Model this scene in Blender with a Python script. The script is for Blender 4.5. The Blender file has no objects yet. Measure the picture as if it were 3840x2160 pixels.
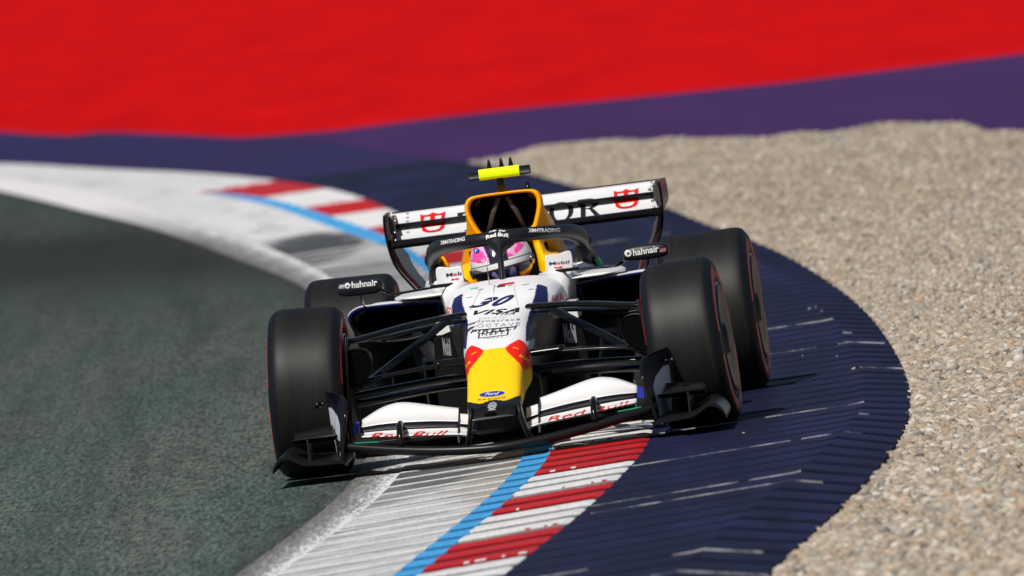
import bpy, bmesh, math, random
import numpy as np
from mathutils import Vector, Matrix
from mathutils.bvhtree import BVHTree
random.seed(7); rng = np.random.default_rng(11)
S = bpy.context.scene
COL = S.collection
R_ = math.radians

# ---------------------------------------------------------------- camera
cam = bpy.data.cameras.new("camera"); camo = bpy.data.objects.new("camera", cam); COL.objects.link(camo)
cam.sensor_width = 36; cam.lens = 587.0; cam.clip_start = 1; cam.clip_end = 3000
yaw, pit, roll = -0.0012937, -0.0295418, R_(7.3)
camo.matrix_world = (Matrix.Translation((0, -70, 2.75)) @ Matrix.Rotation(yaw, 4, 'Z')
                     @ Matrix.Rotation(math.pi / 2 + pit, 4, 'X') @ Matrix.Rotation(-roll, 4, 'Z'))
cam.dof.use_dof = True; cam.dof.focus_distance = 70.3; cam.dof.aperture_fstop = 7.1
S.camera = camo

# ---------------------------------------------------------------- world, sun, exposure
SUN_EL, SUN_AZ = 50, 207            # azimuth clockwise from +Y: behind the camera, to its left
w = bpy.data.worlds.new("World"); S.world = w; w.use_nodes = True
nt = w.node_tree; bg = nt.nodes["Background"]; sk = nt.nodes.new("ShaderNodeTexSky")
sk.sky_type = 'NISHITA'; sk.sun_disc = False; sk.sun_elevation = R_(SUN_EL); sk.sun_rotation = R_(SUN_AZ)
nt.links.new(sk.outputs[0], bg.inputs[0]); bg.inputs[1].default_value = 0.05
sun = bpy.data.lights.new("sun", 'SUN'); sun.energy = 4.5; sun.angle = R_(0.5); sun.color = (1, .955, .89)
suno = bpy.data.objects.new("sun", sun); COL.objects.link(suno)
sd = Vector((math.sin(R_(SUN_AZ)) * math.cos(R_(SUN_EL)), math.cos(R_(SUN_AZ)) * math.cos(R_(SUN_EL)), math.sin(R_(SUN_EL))))
suno.rotation_euler = sd.to_track_quat('Z', 'Y').to_euler(); suno.location = sd * 60
S.view_settings.view_transform = 'Standard'; S.view_settings.look = 'None'
S.view_settings.exposure = 0.0; S.view_settings.gamma = 1
S.cycles.max_bounces = 6; S.cycles.use_denoising = True

# ---------------------------------------------------------------- helpers
def mat(name, col=(.5, .5, .5), rough=.5, metal=0., coat=0., spec=.5, attr=None):
    m = bpy.data.materials.new(name); m.use_nodes = True
    b = m.node_tree.nodes["Principled BSDF"]
    b.inputs["Base Color"].default_value = (*col, 1); b.inputs["Roughness"].default_value = rough
    b.inputs["Metallic"].default_value = metal; b.inputs["Coat Weight"].default_value = coat
    b.inputs["Coat Roughness"].default_value = .06; b.inputs["Specular IOR Level"].default_value = spec
    if attr:
        a = m.node_tree.nodes.new("ShaderNodeAttribute"); a.attribute_name = attr
        m.node_tree.links.new(a.outputs["Color"], b.inputs["Base Color"])
    return m

class NB:
    """tiny node-building helper for a material"""
    def __init__(s, m): s.t = m.node_tree; s.b = s.t.nodes["Principled BSDF"]
    def n(s, typ, **kw):
        x = s.t.nodes.new(typ)
        for k, v in kw.items(): setattr(x, k, v)
        return x
    def l(s, a, b): s.t.links.new(a, b)
    def coord(s, scale=(1, 1, 1), kind="Object", rot=(0, 0, 0)):
        c = s.n("ShaderNodeTexCoord"); m = s.n("ShaderNodeMapping"); m.inputs["Scale"].default_value = scale
        m.inputs["Rotation"].default_value = rot
        s.l(c.outputs[kind], m.inputs[0]); return m.outputs[0]
    def noise(s, vec, scale=1, detail=4, rough=.55, dist=0):
        x = s.n("ShaderNodeTexNoise"); x.inputs["Scale"].default_value = scale; x.inputs["Detail"].default_value = detail
        x.inputs["Roughness"].default_value = rough; x.inputs["Distortion"].default_value = dist
        s.l(vec, x.inputs["Vector"]); return x.outputs["Fac"]
    def ramp(s, fac, stops, interp='LINEAR'):
        r = s.n("ShaderNodeValToRGB"); e = r.color_ramp.elements; r.color_ramp.interpolation = interp
        e[0].position = stops[0][0]; e[1].position = min(1, stops[-1][0])
        for p, c in stops[1:-1]: e.new(p)
        for i, (p, c) in enumerate(stops): e[i].color = (*c, 1) if len(c) == 3 else c
        s.l(fac, r.inputs[0]); return r.outputs["Color"]
    def mix(s, f, a, b, mode='MIX'):
        x = s.n("ShaderNodeMix", data_type='RGBA', blend_type=mode)
        for v, i in ((f, 0), (a, 6), (b, 7)):
            if isinstance(v, (int, float)): x.inputs[i].default_value = v
            elif isinstance(v, tuple): x.inputs[i].default_value = (*v, 1)
            else: s.l(v, x.inputs[i])
        return x.outputs[2]
    def bump(s, h, strength=.3, dist=.01):
        x = s.n("ShaderNodeBump"); x.inputs["Strength"].default_value = strength; x.inputs["Distance"].default_value = dist
        s.l(h, x.inputs["Height"]); s.l(x.outputs[0], s.b.inputs["Normal"])

def mesh(name, V, F, mats=None, parent=None, smooth=False, mi=None, paint=None, link=True):
    me = bpy.data.meshes.new(name)
    me.from_pydata([tuple(map(float, v)) for v in V], [], [tuple(map(int, f)) for f in F])
    if mats is not None:
        for m in (mats if isinstance(mats, (list, tuple)) else [mats]): me.materials.append(m)
    if mi is not None: me.polygons.foreach_set("material_index", np.array(mi, dtype=np.int32))
    if smooth: me.polygons.foreach_set("use_smooth", [True] * len(me.polygons))
    if paint is not None:
        a = me.color_attributes.new("paint", 'FLOAT_COLOR', 'POINT')
        p = np.ones((len(V), 4), dtype=np.float32); p[:, :3] = np.array(paint); a.data.foreach_set("color", p.ravel())
    me.validate(); me.update()
    o = bpy.data.objects.new(name, me)
    if link: COL.objects.link(o)
    if parent is not None: o.parent = parent
    return o
def structure(o, label=None):
    o["kind"] = "structure"
    if label: o["label"] = label
    return o
def recalc(o):
    bm = bmesh.new(); bm.from_mesh(o.data); bmesh.ops.recalc_face_normals(bm, faces=bm.faces); bm.to_mesh(o.data); bm.free(); return o

# ================================================================ SETTING
def tab(*p):
    a = np.array(sorted([(q[1], q[0]) for q in p])); return a
def curve(a, y, deg=None):
    """x at y: smoothed through the surveyed points, straight beyond the ends"""
    y = np.asarray(y, float); lo, hi = a[0, 0], a[-1, 0]
    c = a[2] if False else None
    yy = np.linspace(lo, hi, 400); xx = np.interp(yy, a[:, 0], a[:, 1])
    k = 31; pad = np.concatenate([xx[0] + (xx[0] - xx[1:k + 1][::-1]), xx, xx[-1] + (xx[-1] - xx[-k - 1:-1][::-1])])
    ker = np.hanning(2 * k + 1); ker /= ker.sum(); xs = np.convolve(pad, ker, 'valid')
    s0 = (xs[14] - xs[0]) / (yy[14] - yy[0]); s1 = (xs[-1] - xs[-15]) / (yy[-1] - yy[-15])
    return np.where(y < lo, xs[0] + s0 * (y - lo), np.where(y > hi, xs[-1] + s1 * (y - hi), np.interp(y, yy, xs)))
C_out = tab((-3.93,68.6),(-3.40,62.3),(-2.89,55.6),(-2.45,50.4),(-2.02,44.2),(-1.75,39.8),(-1.50,35.7),(-1.27,32.2),(-1.05,28.7),(-.62,15),(-.55,5),(-.59,-1.0),(-.75,-4.1),(-.88,-5.9),(-.97,-7.0),(-1.12,-9.5),(-1.7,-20))
C_in = tab((-3.72,70.4),(-3.15,64),(-2.62,57.5),(-1.95,46.8),(-1.55,41.2),(-1.32,37.4),(-1.14,34.0),(-.93,30.0),(-.52,16),(-.4,6),(-.42,-1.1),(-.52,-3.2),(-.65,-4.9),(-.78,-6.8),(-.90,-8.6),(-1.55,-19))
C_bl = tab((-2.1,57.6),(-1.96,56.1),(-1.49,50.2),(-1.04,42.2),(-.71,36.6),(-.55,34.0),(0,17),(.13,8),(.08,-.8),(0,-2.9),(-.08,-4.3),(-.15,-5.5),(-.23,-6.7),(-.31,-8.0),(-.42,-9.2),(-.47,-10.0),(-1.0,-19))
C_br = tab((-2.1,57.7),(-1.71,54.9),(-1.31,49.3),(-.89,42.0),(-.63,37.8),(.1,18),(.24,8),(.19,-1.7),(.11,-2.9),(.04,-4.2),(-.03,-5.4),(-.10,-6.5),(-.19,-8.1),(-.29,-9.1),(-.35,-9.9),(-.88,-19))
C_ce = tab((-4.24,80.3),(-3.96,78.8),(-3.56,75.4),(-3.06,70.6),(-2.63,68.4),(-2.19,64.8),(-1.91,62.0),(-1.64,60.2),(-1.43,57.3),(-1.10,53.7),(-.78,48.4),(-.56,43.0),(-.29,36.5),(-.05,30.7),(.50,13.5),(.66,5.0),(.65,1.2),(.63,-.2),(.55,-2.4),(.49,-3.9),(.40,-5.2),(.33,-6.5),(.23,-7.7),(.13,-9.1),(-.01,-10.5),(-.62,-19))
C_gr = tab((-.09,58.0),(.16,54.7),(.41,50.7),(.65,45.3),(1.02,39.9),(1.20,36.6),(1.33,31.6),(1.56,26.7),(1.68,22.5),(1.76,18.0),(1.81,14.6),(1.83,11.0),(1.81,7.6),(1.78,3.6),(1.73,1.2),(1.65,-1.5),(1.55,-3.7),(1.44,-5.1),(1.35,-6.5),(1.19,-8.5),(1.0,-10.9),(.85,-12.5),(.25,-20))

GZ = -.05
def sheet(name, pts, z, m, label=None):
    o = mesh(name, [(x, y, z) for x, y in pts], [list(range(len(pts)))], m)
    bm = bmesh.new(); bm.from_mesh(o.data); bmesh.ops.triangulate(bm, faces=bm.faces)
    bmesh.ops.recalc_face_normals(bm, faces=bm.faces)
    for f in bm.faces:
        if f.normal.z < 0: f.normal_flip()
    bm.to_mesh(o.data); bm.free(); return structure(o, label)

def painted(name, c1, c2, rough=.75):
    """painted run-off asphalt: low contrast smears pulled along the direction of travel"""
    m = mat(name, c1, rough, spec=0); n = NB(m)
    v = n.coord((.35, .03, 1), rot=(0, 0, R_(4)))
    f = n.noise(v, 3, 5, .6); g = n.noise(n.coord((8, .5, 1)), 3, 3, .6)
    a = n.mix(n.ramp(f, [(.3, (0, 0, 0)), (.7, (1, 1, 1))]), c1, c2)
    n.l(n.mix(.22, a, n.ramp(g, [(.3, tuple(x * .55 for x in c1)), (.7, tuple(min(1, x * 1.35) for x in c2))])), n.b.inputs["Base Color"])
    return m
M_red = painted("red_paint", (.58, .0078, .009), (.43, .006, .0085))
M_pur = painted("purple_paint", (.060, .030, .108), (.050, .026, .090))
M_nav = painted("navy_paint", (.029, .032, .096), (.036, .028, .078))

sheet("ground", [(-900, -300), (900, -300), (900, 1500), (-900, 1500)], GZ, M_red, "red painted run-off asphalt")
redl = [(-90, 190), (-40, 130), (-16, 119), (-6.17,106.0),(-4.79,101.3),(-4.26,96.3),(-3.91,93.4),(-3.60,93.3),(-3.24,90.8),(-2.71,86.5),(-2.08,80.9),(-1.71,79.8),(-1.17,78.4),(-.63,78.6),(.39,77.8),(1.48,76.0),(2.83,74.0),(4.80,73.4),(6.43,77.0),(14, 80),(60, 86),(60,-60)]
sheet("purple_runoff", redl + [(.2, -60), (.2, 50), (-40, 90), (-90, 90)], GZ + .004, M_pur)
npx = [(-90, 176), (-40, 126), (-16, 116), (-6.17, 104), (-4.5, 98), (-3.6,91), (-2.71, 84.5),(-2.23,80.6),(-1.70,78.0),(-1.40,75.7),(-1.06,71.4),(-.67,65.9),(-.32,61.5),(-.07,58.3),(.5, 50),(1.0, 42),(1.0,-60)]
sheet("navy_runoff", npx + [(-12, -60), (-12, 60), (-90, 80)], GZ + .008, M_nav)

# ---- track asphalt
M_tr = mat("track_asphalt", (.08, .1, .09), .85, spec=.06); n = NB(M_tr)
fine = n.noise(n.coord((52, 3.2, 1)), 1, 3, .75)
mid = n.noise(n.coord((13, .8, 1)), 1, 4, .65)
big = n.noise(n.coord((1.6, .10, 1), rot=(0, 0, R_(5))), 1, 3, .5, .6)
big2 = n.noise(n.coord((3.4, .22, 1), rot=(0, 0, R_(-3))), 1.3, 3, .5, .4)
c = n.mix(n.ramp(big, [(.38, (0, 0, 0)), (.62, (1, 1, 1))]), (.082, .124, .106), (.122, .135, .120))
c = n.mix(n.ramp(big2, [(.5, (0, 0, 0)), (.75, (.40, .40, .40))]), c, (.125, .105, .095))
band = n.noise(n.coord((2.6, .07, 1), rot=(0, 0, R_(-7))), 1, 4, .6, .8)
c = n.mix(n.ramp(band, [(.47, (0, 0, 0)), (.66, (.42, .42, .42))]), c, (.030, .040, .036))
arc = n.noise(n.coord((5.0, .05, 1), rot=(0, 0, R_(9))), 1, 3, .55, 1.2)
c = n.mix(n.ramp(arc, [(.56, (0, 0, 0)), (.70, (.30, .30, .30))]), c, (.024, .030, .027))
c = n.mix(n.ramp(mid, [(.36, (.6, .6, .6)), (.6, (0, 0, 0))]), c, (.040, .058, .052), 'MIX')
c = n.mix(n.ramp(fine, [(.36, (.80, .80, .80)), (.52, (0, 0, 0))]), c, (.016, .022, .020))
c = n.mix(n.ramp(fine, [(.57, (0, 0, 0)), (.74, (.55, .55, .55))]), c, (.27, .275, .26))
# rubbered-in braking patch further up the track
sep = n.n("ShaderNodeSeparateXYZ"); tc = n.n("ShaderNodeTexCoord"); n.l(tc.outputs["Object"], sep.inputs[0])
ad = n.n("ShaderNodeMath", operation='MULTIPLY_ADD'); n.l(mid, ad.inputs[0]); ad.inputs[1].default_value = 6; n.l(sep.outputs[1], ad.inputs[2])
xx = n.n("ShaderNodeMath", operation='MULTIPLY_ADD'); n.l(sep.outputs[0], xx.inputs[0]); xx.inputs[1].default_value = 2.2; n.l(ad.outputs[0], xx.inputs[2])
mr = n.n("ShaderNodeMapRange"); n.l(xx.outputs[0], mr.inputs[0]); mr.inputs[1].default_value = 0; mr.inputs[2].default_value = 60
rub = n.ramp(mr.outputs[0], [(.0, (0, 0, 0)), (.12, (.14, .14, .14)), (.30, (.26, .26, .26)), (.48, (.45, .45, .45)), (.60, (.88, .88, .88)), (.72, (.90, .90, .90)), (.80, (.55, .55, .55)), (.95, (.4, .4, .4))])
c = n.mix(rub, c, (.020, .022, .020))
uvt = n.n("ShaderNodeUVMap"); sut = n.n("ShaderNodeSeparateXYZ"); n.l(uvt.outputs[0], sut.inputs[0])
wob = n.n("ShaderNodeMath", operation='MULTIPLY_ADD'); n.l(mid, wob.inputs[0]); wob.inputs[1].default_value = .25; n.l(sut.outputs[0], wob.inputs[2])
c = n.mix(n.ramp(wob.outputs[0], [(.08, (.2, .2, .2)), (.17, (.75, .75, .75)), (.26, (.6, .6, .6)), (.45, (0, 0, 0))]), c, (.040, .038, .035))
n.l(c, n.b.inputs["Base Color"])
ys = np.arange(-60, 130.1, 1.0); xo = curve(C_out, ys)
structure(mesh("track", [(x + .1, y, 0) for x, y in zip(xo, ys)] + [(-60, y, 0) for y in ys],
     [(i, i + 1, len(ys) + i + 1, len(ys) + i) for i in range(len(ys) - 1)], M_tr))
for p in S.objects["track"].data.polygons:
    if p.normal.z < 0: p.flip()
u = S.objects["track"].data.uv_layers.new(name="UVMap")
for li, lp in enumerate(S.objects["track"].data.loops):
    k = lp.vertex_index % len(ys); u.data[li].uv = (0 if lp.vertex_index < len(ys) else xo[k] + 60, 0)

# ---- worn white edge line
M_ln = mat("worn_white_line", (.6, .6, .6), .8, spec=.08); n = NB(M_ln)
f = n.noise(n.coord((52, 3.2, 1)), 1, 3, .75); g = n.noise(n.coord((9, .5, 1)), 1, 4, .6)
uv = n.n("ShaderNodeUVMap"); su = n.n("ShaderNodeSeparateXYZ"); n.l(uv.outputs[0], su.inputs[0])
k = n.n("ShaderNodeMath", operation='MULTIPLY_ADD'); n.l(g, k.inputs[0]); k.inputs[1].default_value = .9; n.l(su.outputs[0], k.inputs[2])
k2 = n.n("ShaderNodeMath", operation='MULTIPLY_ADD'); n.l(f, k2.inputs[0]); k2.inputs[1].default_value = 1.9; n.l(k.outputs[0], k2.inputs[2])
k3 = n.n('ShaderNodeMath', operation='MULTIPLY'); n.l(k2.outputs[0], k3.inputs[0]); k3.inputs[1].default_value = .41
c = n.ramp(k3.outputs[0], [(.40, (.035, .037, .034)), (.55, (.12, .12, .115)), (.70, (.18, .18, .175)), (.84, (.31, .31, .305)), (.98, (.66, .66, .655))])
tc = n.n("ShaderNodeTexCoord"); sp = n.n("ShaderNodeSeparateXYZ"); n.l(tc.outputs["Object"], sp.inputs[0])
mr = n.n("ShaderNodeMapRange"); n.l(sp.outputs[1], mr.inputs[0]); mr.inputs[1].default_value = 42; mr.inputs[2].default_value = 58
c = n.mix(mr.outputs[0], c, (.66, .65, .645))
n.l(c, n.b.inputs["Base Color"])
ys = np.arange(-60, 130.1, .25); xo = curve(C_out, ys) - .03; xi = curve(C_in, ys)
o = mesh("white_line", [(x, y, .004) for x, y in zip(xo, ys)] + [(x, y, .004) for x, y in zip(xi, ys)],
         [(i, len(ys) + i, len(ys) + i + 1, i + 1) for i in range(len(ys) - 1)], M_ln)
u = o.data.uv_layers.new(name="UVMap")
for li, lp in enumerate(o.data.loops): u.data[li].uv = (0 if lp.vertex_index < len(ys) else 1, 0)
structure(o, "worn white edge line of the track")

# ---- kerb: ribs run across it, the outer half is navy and folds down to the gravel
def rib_space(y): return .66 if y < 6 else .66 + min(y - 6, 46) / 46 * .6
qs, ph = [], []; y = -26.0; ri = 0
US = [0, .012, .03, .10, .22, .42, .60, .72, .88]
HS = [0, .72, .93, 1, 1, .93, .82, .62, .38]
while y < 57.5:
    s = rib_space(y)
    for a, h in zip(US, HS): qs.append(y + a * s); ph.append((ri, h))
    y += s; ri += 1
while y < 128:
    qs.append(y); ph.append((-1, .4)); y += .8
qs = np.array(qs); NQ = len(qs)
fade = np.clip((57.5 - qs) / 8, 0, 1)
segs = [(C_in, None, 12, 0), (C_bl, None, 5, 1), (C_br, None, 12, 2), (C_ce, None, 18, 3)]
def crease(y): return curve(C_gr, y) - .19 - .10 * np.clip(-y / 10, 0, 1) + .0 * y
def gy(y):
    a = np.maximum(curve(C_gr, y), curve(C_ce, y) + .02); return np.where(qs > 57.4, curve(C_ce, y) + .03, a)
bnd = [lambda y: curve(C_in, y), lambda y: np.minimum(np.maximum(curve(C_bl, y), curve(C_in, y) + .01), curve(C_ce, y) - .03),
       lambda y: np.minimum(np.maximum(curve(C_br, y), curve(C_in, y) + .015), curve(C_ce, y) - .02), lambda y: curve(C_ce, y),
       lambda y: np.where(qs > 57.4, curve(C_ce, y) + .02, np.maximum(crease(y), curve(C_ce, y) + .012)), gy]
OB = .55                                   # the ribs lie slightly oblique to the kerb
def solve(fn):
    x0 = curve(C_in, qs); k = np.where(qs < 57.5, OB, OB * np.clip(1 - (qs - 57.5) / 6, 0, 1)); yv = qs.copy()
    for _ in range(30): yv = .5 * yv + .5 * (qs + k * (fn(yv) - x0))
    return fn(yv), yv
bx = [solve(f) for f in bnd]
NS = [14, 6, 40, 20, 9]
bank = np.clip((-qs - 1.5) / 3.5, 0, 1)
dirt = []
cols = []                                  # per column: x, y, z arrays and segment id
for si in range(5):
    for j in range(NS[si] + (1 if si == 4 else 0)):
        t = j / NS[si]
        x = bx[si][0] * (1 - t) + bx[si + 1][0] * t; yv = bx[si][1] * (1 - t) + bx[si + 1][1] * t
        h = np.array([p[1] for p in ph])
        amp = {0: .007, 1: .010, 2: .0135, 3: .006, 4: .012}[si]
        if si == 0: amp = .004 + .004 * t
        if si == 1: amp = .0065 + .003 * t
        if si == 2: amp = .0135 * (1 - .5 * max(0, (t - .93) / .07))
        if si == 3: amp = .0065 + .003 * t
        if si == 4: amp = .014
        cross = [.004, .006, .007, .008][si] if si < 4 else .008 - .034 * t
        bk = {0: 0, 1: .3, 2: .4 + .3 * t, 3: .7 + .3 * t, 4: 1 - t}[si] if si else .3 * t
        z = cross + bank * bk * .028 + h * amp * (fade if si != 3 else fade * .9) + (0 if si == 4 and t > .5 else 0)
        cols.append((x, yv, np.maximum(z, GZ + .013) if si < 4 else np.maximum(z, GZ + .004), si, t))
# outer skirt so that the edge has a real side
x, yv, z, _, _ = cols[-1]; cols.append((x + .012, yv, np.full(NQ, GZ - .03), 5, 0))
NC = len(cols)
V = np.zeros((NQ * NC, 3))
for j, (x, yv, z, _, _) in enumerate(cols): V[j::NC, 0] = x; V[j::NC, 1] = yv; V[j::NC, 2] = z
RED = [(53.7, 57.6), (44.3, 48.4), (36, 40), (28.5, 32), (21, 24.5), (15, 18), (9.2, 12), (4.2, 6.8),
       (-3.05, -.72), (-6.5, -5.05), (-10.2, -8.45), (-14.2, -12.3), (-18.5, -16.5), (-23, -21)]
F, mi = [], []
yce = bx[3][1]; glint = rng.random(400); glint_end = rng.uniform(-1.6, 1.0, 400)
rag = rng.normal(0, 1, (50, 130)); rag = (rag + np.roll(rag, 1, 1) * .8 + np.roll(rag, 2, 1) * .6) / 1.4
for i in range(NQ - 1):
    far = ph[i][0] < 0
    for j in range(NC - 1):
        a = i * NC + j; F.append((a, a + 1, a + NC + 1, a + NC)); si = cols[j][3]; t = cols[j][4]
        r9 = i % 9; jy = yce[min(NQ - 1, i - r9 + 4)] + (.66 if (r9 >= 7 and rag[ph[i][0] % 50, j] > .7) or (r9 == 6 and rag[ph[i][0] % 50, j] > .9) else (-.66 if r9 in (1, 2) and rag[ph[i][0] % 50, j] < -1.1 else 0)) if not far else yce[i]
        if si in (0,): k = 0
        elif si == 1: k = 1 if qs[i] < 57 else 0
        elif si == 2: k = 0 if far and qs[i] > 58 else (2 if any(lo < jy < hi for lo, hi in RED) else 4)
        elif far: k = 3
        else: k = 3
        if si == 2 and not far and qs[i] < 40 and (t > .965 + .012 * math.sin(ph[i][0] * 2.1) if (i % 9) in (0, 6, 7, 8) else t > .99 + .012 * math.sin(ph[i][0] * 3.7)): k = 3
        if si == 3 and not far and qs[i] < 30 and (i % 9) == 0 and glint[ph[i][0]] > .78 and math.sin(j * .21 + ph[i][0] * 2.3) + .35 * math.sin(j * 1.3 + ph[i][0]) > glint_end[ph[i][0]] - .5: k = 5  # painted highlight line along some navy ribs
        if si == 4 and not far and qs[i] < 10 and (i % 9) == 0 and glint[ph[i][0]] > .66 and t < glint_end[ph[i][0]] + .6: k = 5
        if not far and si < 5 and k != 5 and qs[i] < 36:  # rib fronts and grooves switch to paint copies with shade in the colour
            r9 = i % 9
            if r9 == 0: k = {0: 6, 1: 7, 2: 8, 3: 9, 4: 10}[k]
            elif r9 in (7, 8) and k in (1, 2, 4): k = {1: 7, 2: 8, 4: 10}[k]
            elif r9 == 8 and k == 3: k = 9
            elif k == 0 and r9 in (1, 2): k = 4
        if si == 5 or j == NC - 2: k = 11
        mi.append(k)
def kerbmat(name, c, dirtc, lo, hi, rough=.5, sc=(2.2, 2.6, 1)):
    m = mat(name, c, rough, spec=.22); n = NB(m)
    f = n.noise(n.coord(sc), 1, 5, .62, .5); g = n.noise(n.coord((60, 4, 1)), 1, 2, .6)
    a = n.mix(n.ramp(f, [(lo, (0, 0, 0)), (hi, (1, 1, 1))]), c, dirtc)
    a = n.mix(n.ramp(g, [(.35, (.25, .25, .25)), (.6, (0, 0, 0))]), a, tuple(x * .5 for x in dirtc))
    n.l(a, n.b.inputs["Base Color"]); return m, n
M_k0, n0 = kerbmat("kerb_white_worn", (.74, .735, .74), (.42, .415, .41), .48, .78)
# tyre smears dragged over the inner white band near the car and behind it
sep = n0.n("ShaderNodeSeparateXYZ"); tc = n0.n("ShaderNodeTexCoord"); n0.l(tc.outputs["Object"], sep.inputs[0])
nn = n0.noise(n0.coord((4, .8, 1)), 1, 4, .6)
aa = n0.n("ShaderNodeMath", operation='MULTIPLY_ADD'); n0.l(nn, aa.inputs[0]); aa.inputs[1].default_value = 5; n0.l(sep.outputs[1], aa.inputs[2])
mr = n0.n("ShaderNodeMapRange"); n0.l(aa.outputs[0], mr.inputs[0]); mr.inputs[1].default_value = -20; mr.inputs[2].default_value = 60
sm = n0.ramp(mr.outputs[0], [(0, (.25, .25, .25)), (.235, (.3, .3, .3)), (.255, (.95, .95, .95)), (.30, (.8, .8, .8)), (.42, (.6, .6, .6)), (.58, (.98, .98, .98)), (.72, (.75, .75, .75)), (.80, (0, 0, 0))])
streak = n0.ramp(n0.noise(n0.coord((1.6, 3.2, 1)), 1, 5, .65), [(.40, (0, 0, 0)), (.60, (1, 1, 1))])
mr2 = n0.n("ShaderNodeMapRange"); n0.l(aa.outputs[0], mr2.inputs[0]); mr2.inputs[1].default_value = 36; mr2.inputs[2].default_value = 50
base = n0.mix(mr2.outputs[0], n0.b.inputs["Base Color"].links[0].from_socket, (.70, .69, .685))
cur = n0.mix(n0.mix(1.0, sm, streak, 'MULTIPLY'), base, (.07, .07, .068))
def patch(n, cur, cx, cy, rx, ry, col, st, nz):
    c_ = n.n("ShaderNodeTexCoord"); m_ = n.n("ShaderNodeMapping"); m_.vector_type = 'TEXTURE'; m_.inputs["Location"].default_value = (cx, cy, 0); m_.inputs["Scale"].default_value = (rx, ry, 1)
    n.l(c_.outputs["Object"], m_.inputs[0]); g_ = n.n("ShaderNodeTexGradient", gradient_type='SPHERICAL'); n.l(m_.outputs[0], g_.inputs[0])
    a_ = n.n("ShaderNodeMath", operation='MULTIPLY_ADD'); n.l(nz, a_.inputs[0]); a_.inputs[1].default_value = 1.1; n.l(g_.outputs["Fac"], a_.inputs[2])
    return n.mix(n.ramp(a_.outputs[0], [(.60, (0, 0, 0)), (.84, (st, st, st))]), cur, col)
nz = n0.noise(n0.coord((1.8, 4.5, 1)), 1, 5, .7)
for q in ((-1.12, 36.5, .45, 5.0, (.035, .035, .034), .95), (-.75, 29.2, .45, 3.6, (.06, .06, .058), .85), (-.45, 24, .6, 5, (.10, .10, .098), .7), (-.30, -1.7, .62, 1.5, (.07, .07, .07), .9), (-.02, -3.6, .26, 2.6, (.33, .30, .21), .7), (-.62, -3.0, .25, 1.4, (.20, .20, .20), .7)):
    cur = patch(n0, cur, *q, nz)
n0.l(cur, n0.b.inputs["Base Color"])
M_k1, _ = kerbmat("kerb_blue", (.065, .38, .76), (.05, .30, .60), .4, .8)
M_k2, _ = kerbmat("kerb_red", (.54, .010, .012), (.38, .007, .009), .4, .8)
M_k3, n3 = kerbmat("kerb_navy", (.0105, .0118, .032), (.018, .019, .066), .45, .68, .5, (2.2, .25, 1))
n3.b.inputs['Specular IOR Level'].default_value = .02
ty = n3.ramp(n3.noise(n3.coord((40, 6, 1)), 1, 3, .7), [(.70, (0, 0, 0)), (.80, (.5, .5, .5))])
n3.l(n3.mix(ty, n3.b.inputs["Base Color"].links[0].from_socket, (.22, .22, .25)), n3.b.inputs["Base Color"])
M_k4, _ = kerbmat("kerb_white", (.80, .795, .79), (.60, .58, .57), .45, .8)
M_k6, _ = kerbmat("kerb_shaded_white", (.38, .375, .37), (.12, .12, .115), .4, .7)  # darkened kerb paints: shade of rib faces and gaps held in the colour
M_k7, _ = kerbmat("kerb_shaded_blue", (.018, .13, .30), (.015, .08, .2), .4, .8)
M_k8, _ = kerbmat("kerb_shaded_red", (.20, .007, .009), (.08, .006, .007), .4, .7)
M_k9, _ = kerbmat("kerb_shaded_navy", (.0085, .0095, .023), (.014, .015, .042), .4, .7)
M_k10, _ = kerbmat("kerb_shaded_pale", (.33, .32, .315), (.14, .135, .13), .35, .7)
M_k5, _ = kerbmat('kerb_rib_highlight', (.27, .27, .28), (.035, .037, .065), .40, .60, .4, (6, 3, 1))  # pale colour standing for highlights on the navy ribs
kerb = mesh("kerb", V, F, [M_k0, M_k1, M_k2, M_k3, M_k4, M_k5, M_k6, M_k7, M_k8, M_k9, M_k10, mat('kerb_side', (.010, .010, .011), .8, spec=.1)], smooth=False, mi=mi)  # side wall coloured near black to carry the shade at the outer edge
structure(kerb, "ribbed kerb: worn white, blue line, red and white blocks, wide navy back")

# ---- gravel trap
gr_r = tab((-.09,57.7),(.94,57.3),(1.52,55.2),(2.33,51.2),(3.02,49.7),(3.39,48.0),(3.57,44.8),(3.69,42.3),(6,33),(10,18),(14,-10),(14,-60))
M_gb = mat("gravel_bed", (.3, .26, .21), .9, spec=.1); n = NB(M_gb)
v = n.n("ShaderNodeTexVoronoi"); v.inputs["Scale"].default_value = 1; n.l(n.coord((70, 12, 70)), v.inputs[0])
GR = [(0, (.22, .185, .14)), (.2, (.40, .34, .27)), (.42, (.27, .215, .155)), (.6, (.50, .45, .38)), (.74, (.17, .17, .16)), (.86, (.40, .27, .17)), (.95, (.56, .53, .48)), (1, (.05, .05, .055))]
hs = n.n("ShaderNodeSeparateColor"); n.l(v.outputs["Color"], hs.inputs[0])
gcol = n.ramp(hs.outputs[0], GR); lg = n.noise(n.coord((1.2, .12, 1)), 1, 4, .6)
n.l(n.mix(.5, n.mix(n.ramp(lg, [(.35, (.0,) * 3), (.65, (1,) * 3)]), (.17, .14, .105), (.24, .20, .155)), gcol), n.b.inputs["Base Color"])  # bed coloured dark to stand for shade in the gaps between stones
def gz(x, y):
    d = np.clip((x - curve(C_gr, y)) / .5, 0, 1)
    return GZ + np.where(d < .05, .006, .012) + np.maximum(0, .020 * d + .030 * d * np.sin(x * 3.1 + y * .9) * np.sin(x * 5.3 - y * .37 + 1) + .018 * d * np.sin(x * 9 + y * 1.9) + .022 * d)
gys = np.concatenate([np.arange(-60, -18, 2.), np.arange(-18, 57.8, .3)])
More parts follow.
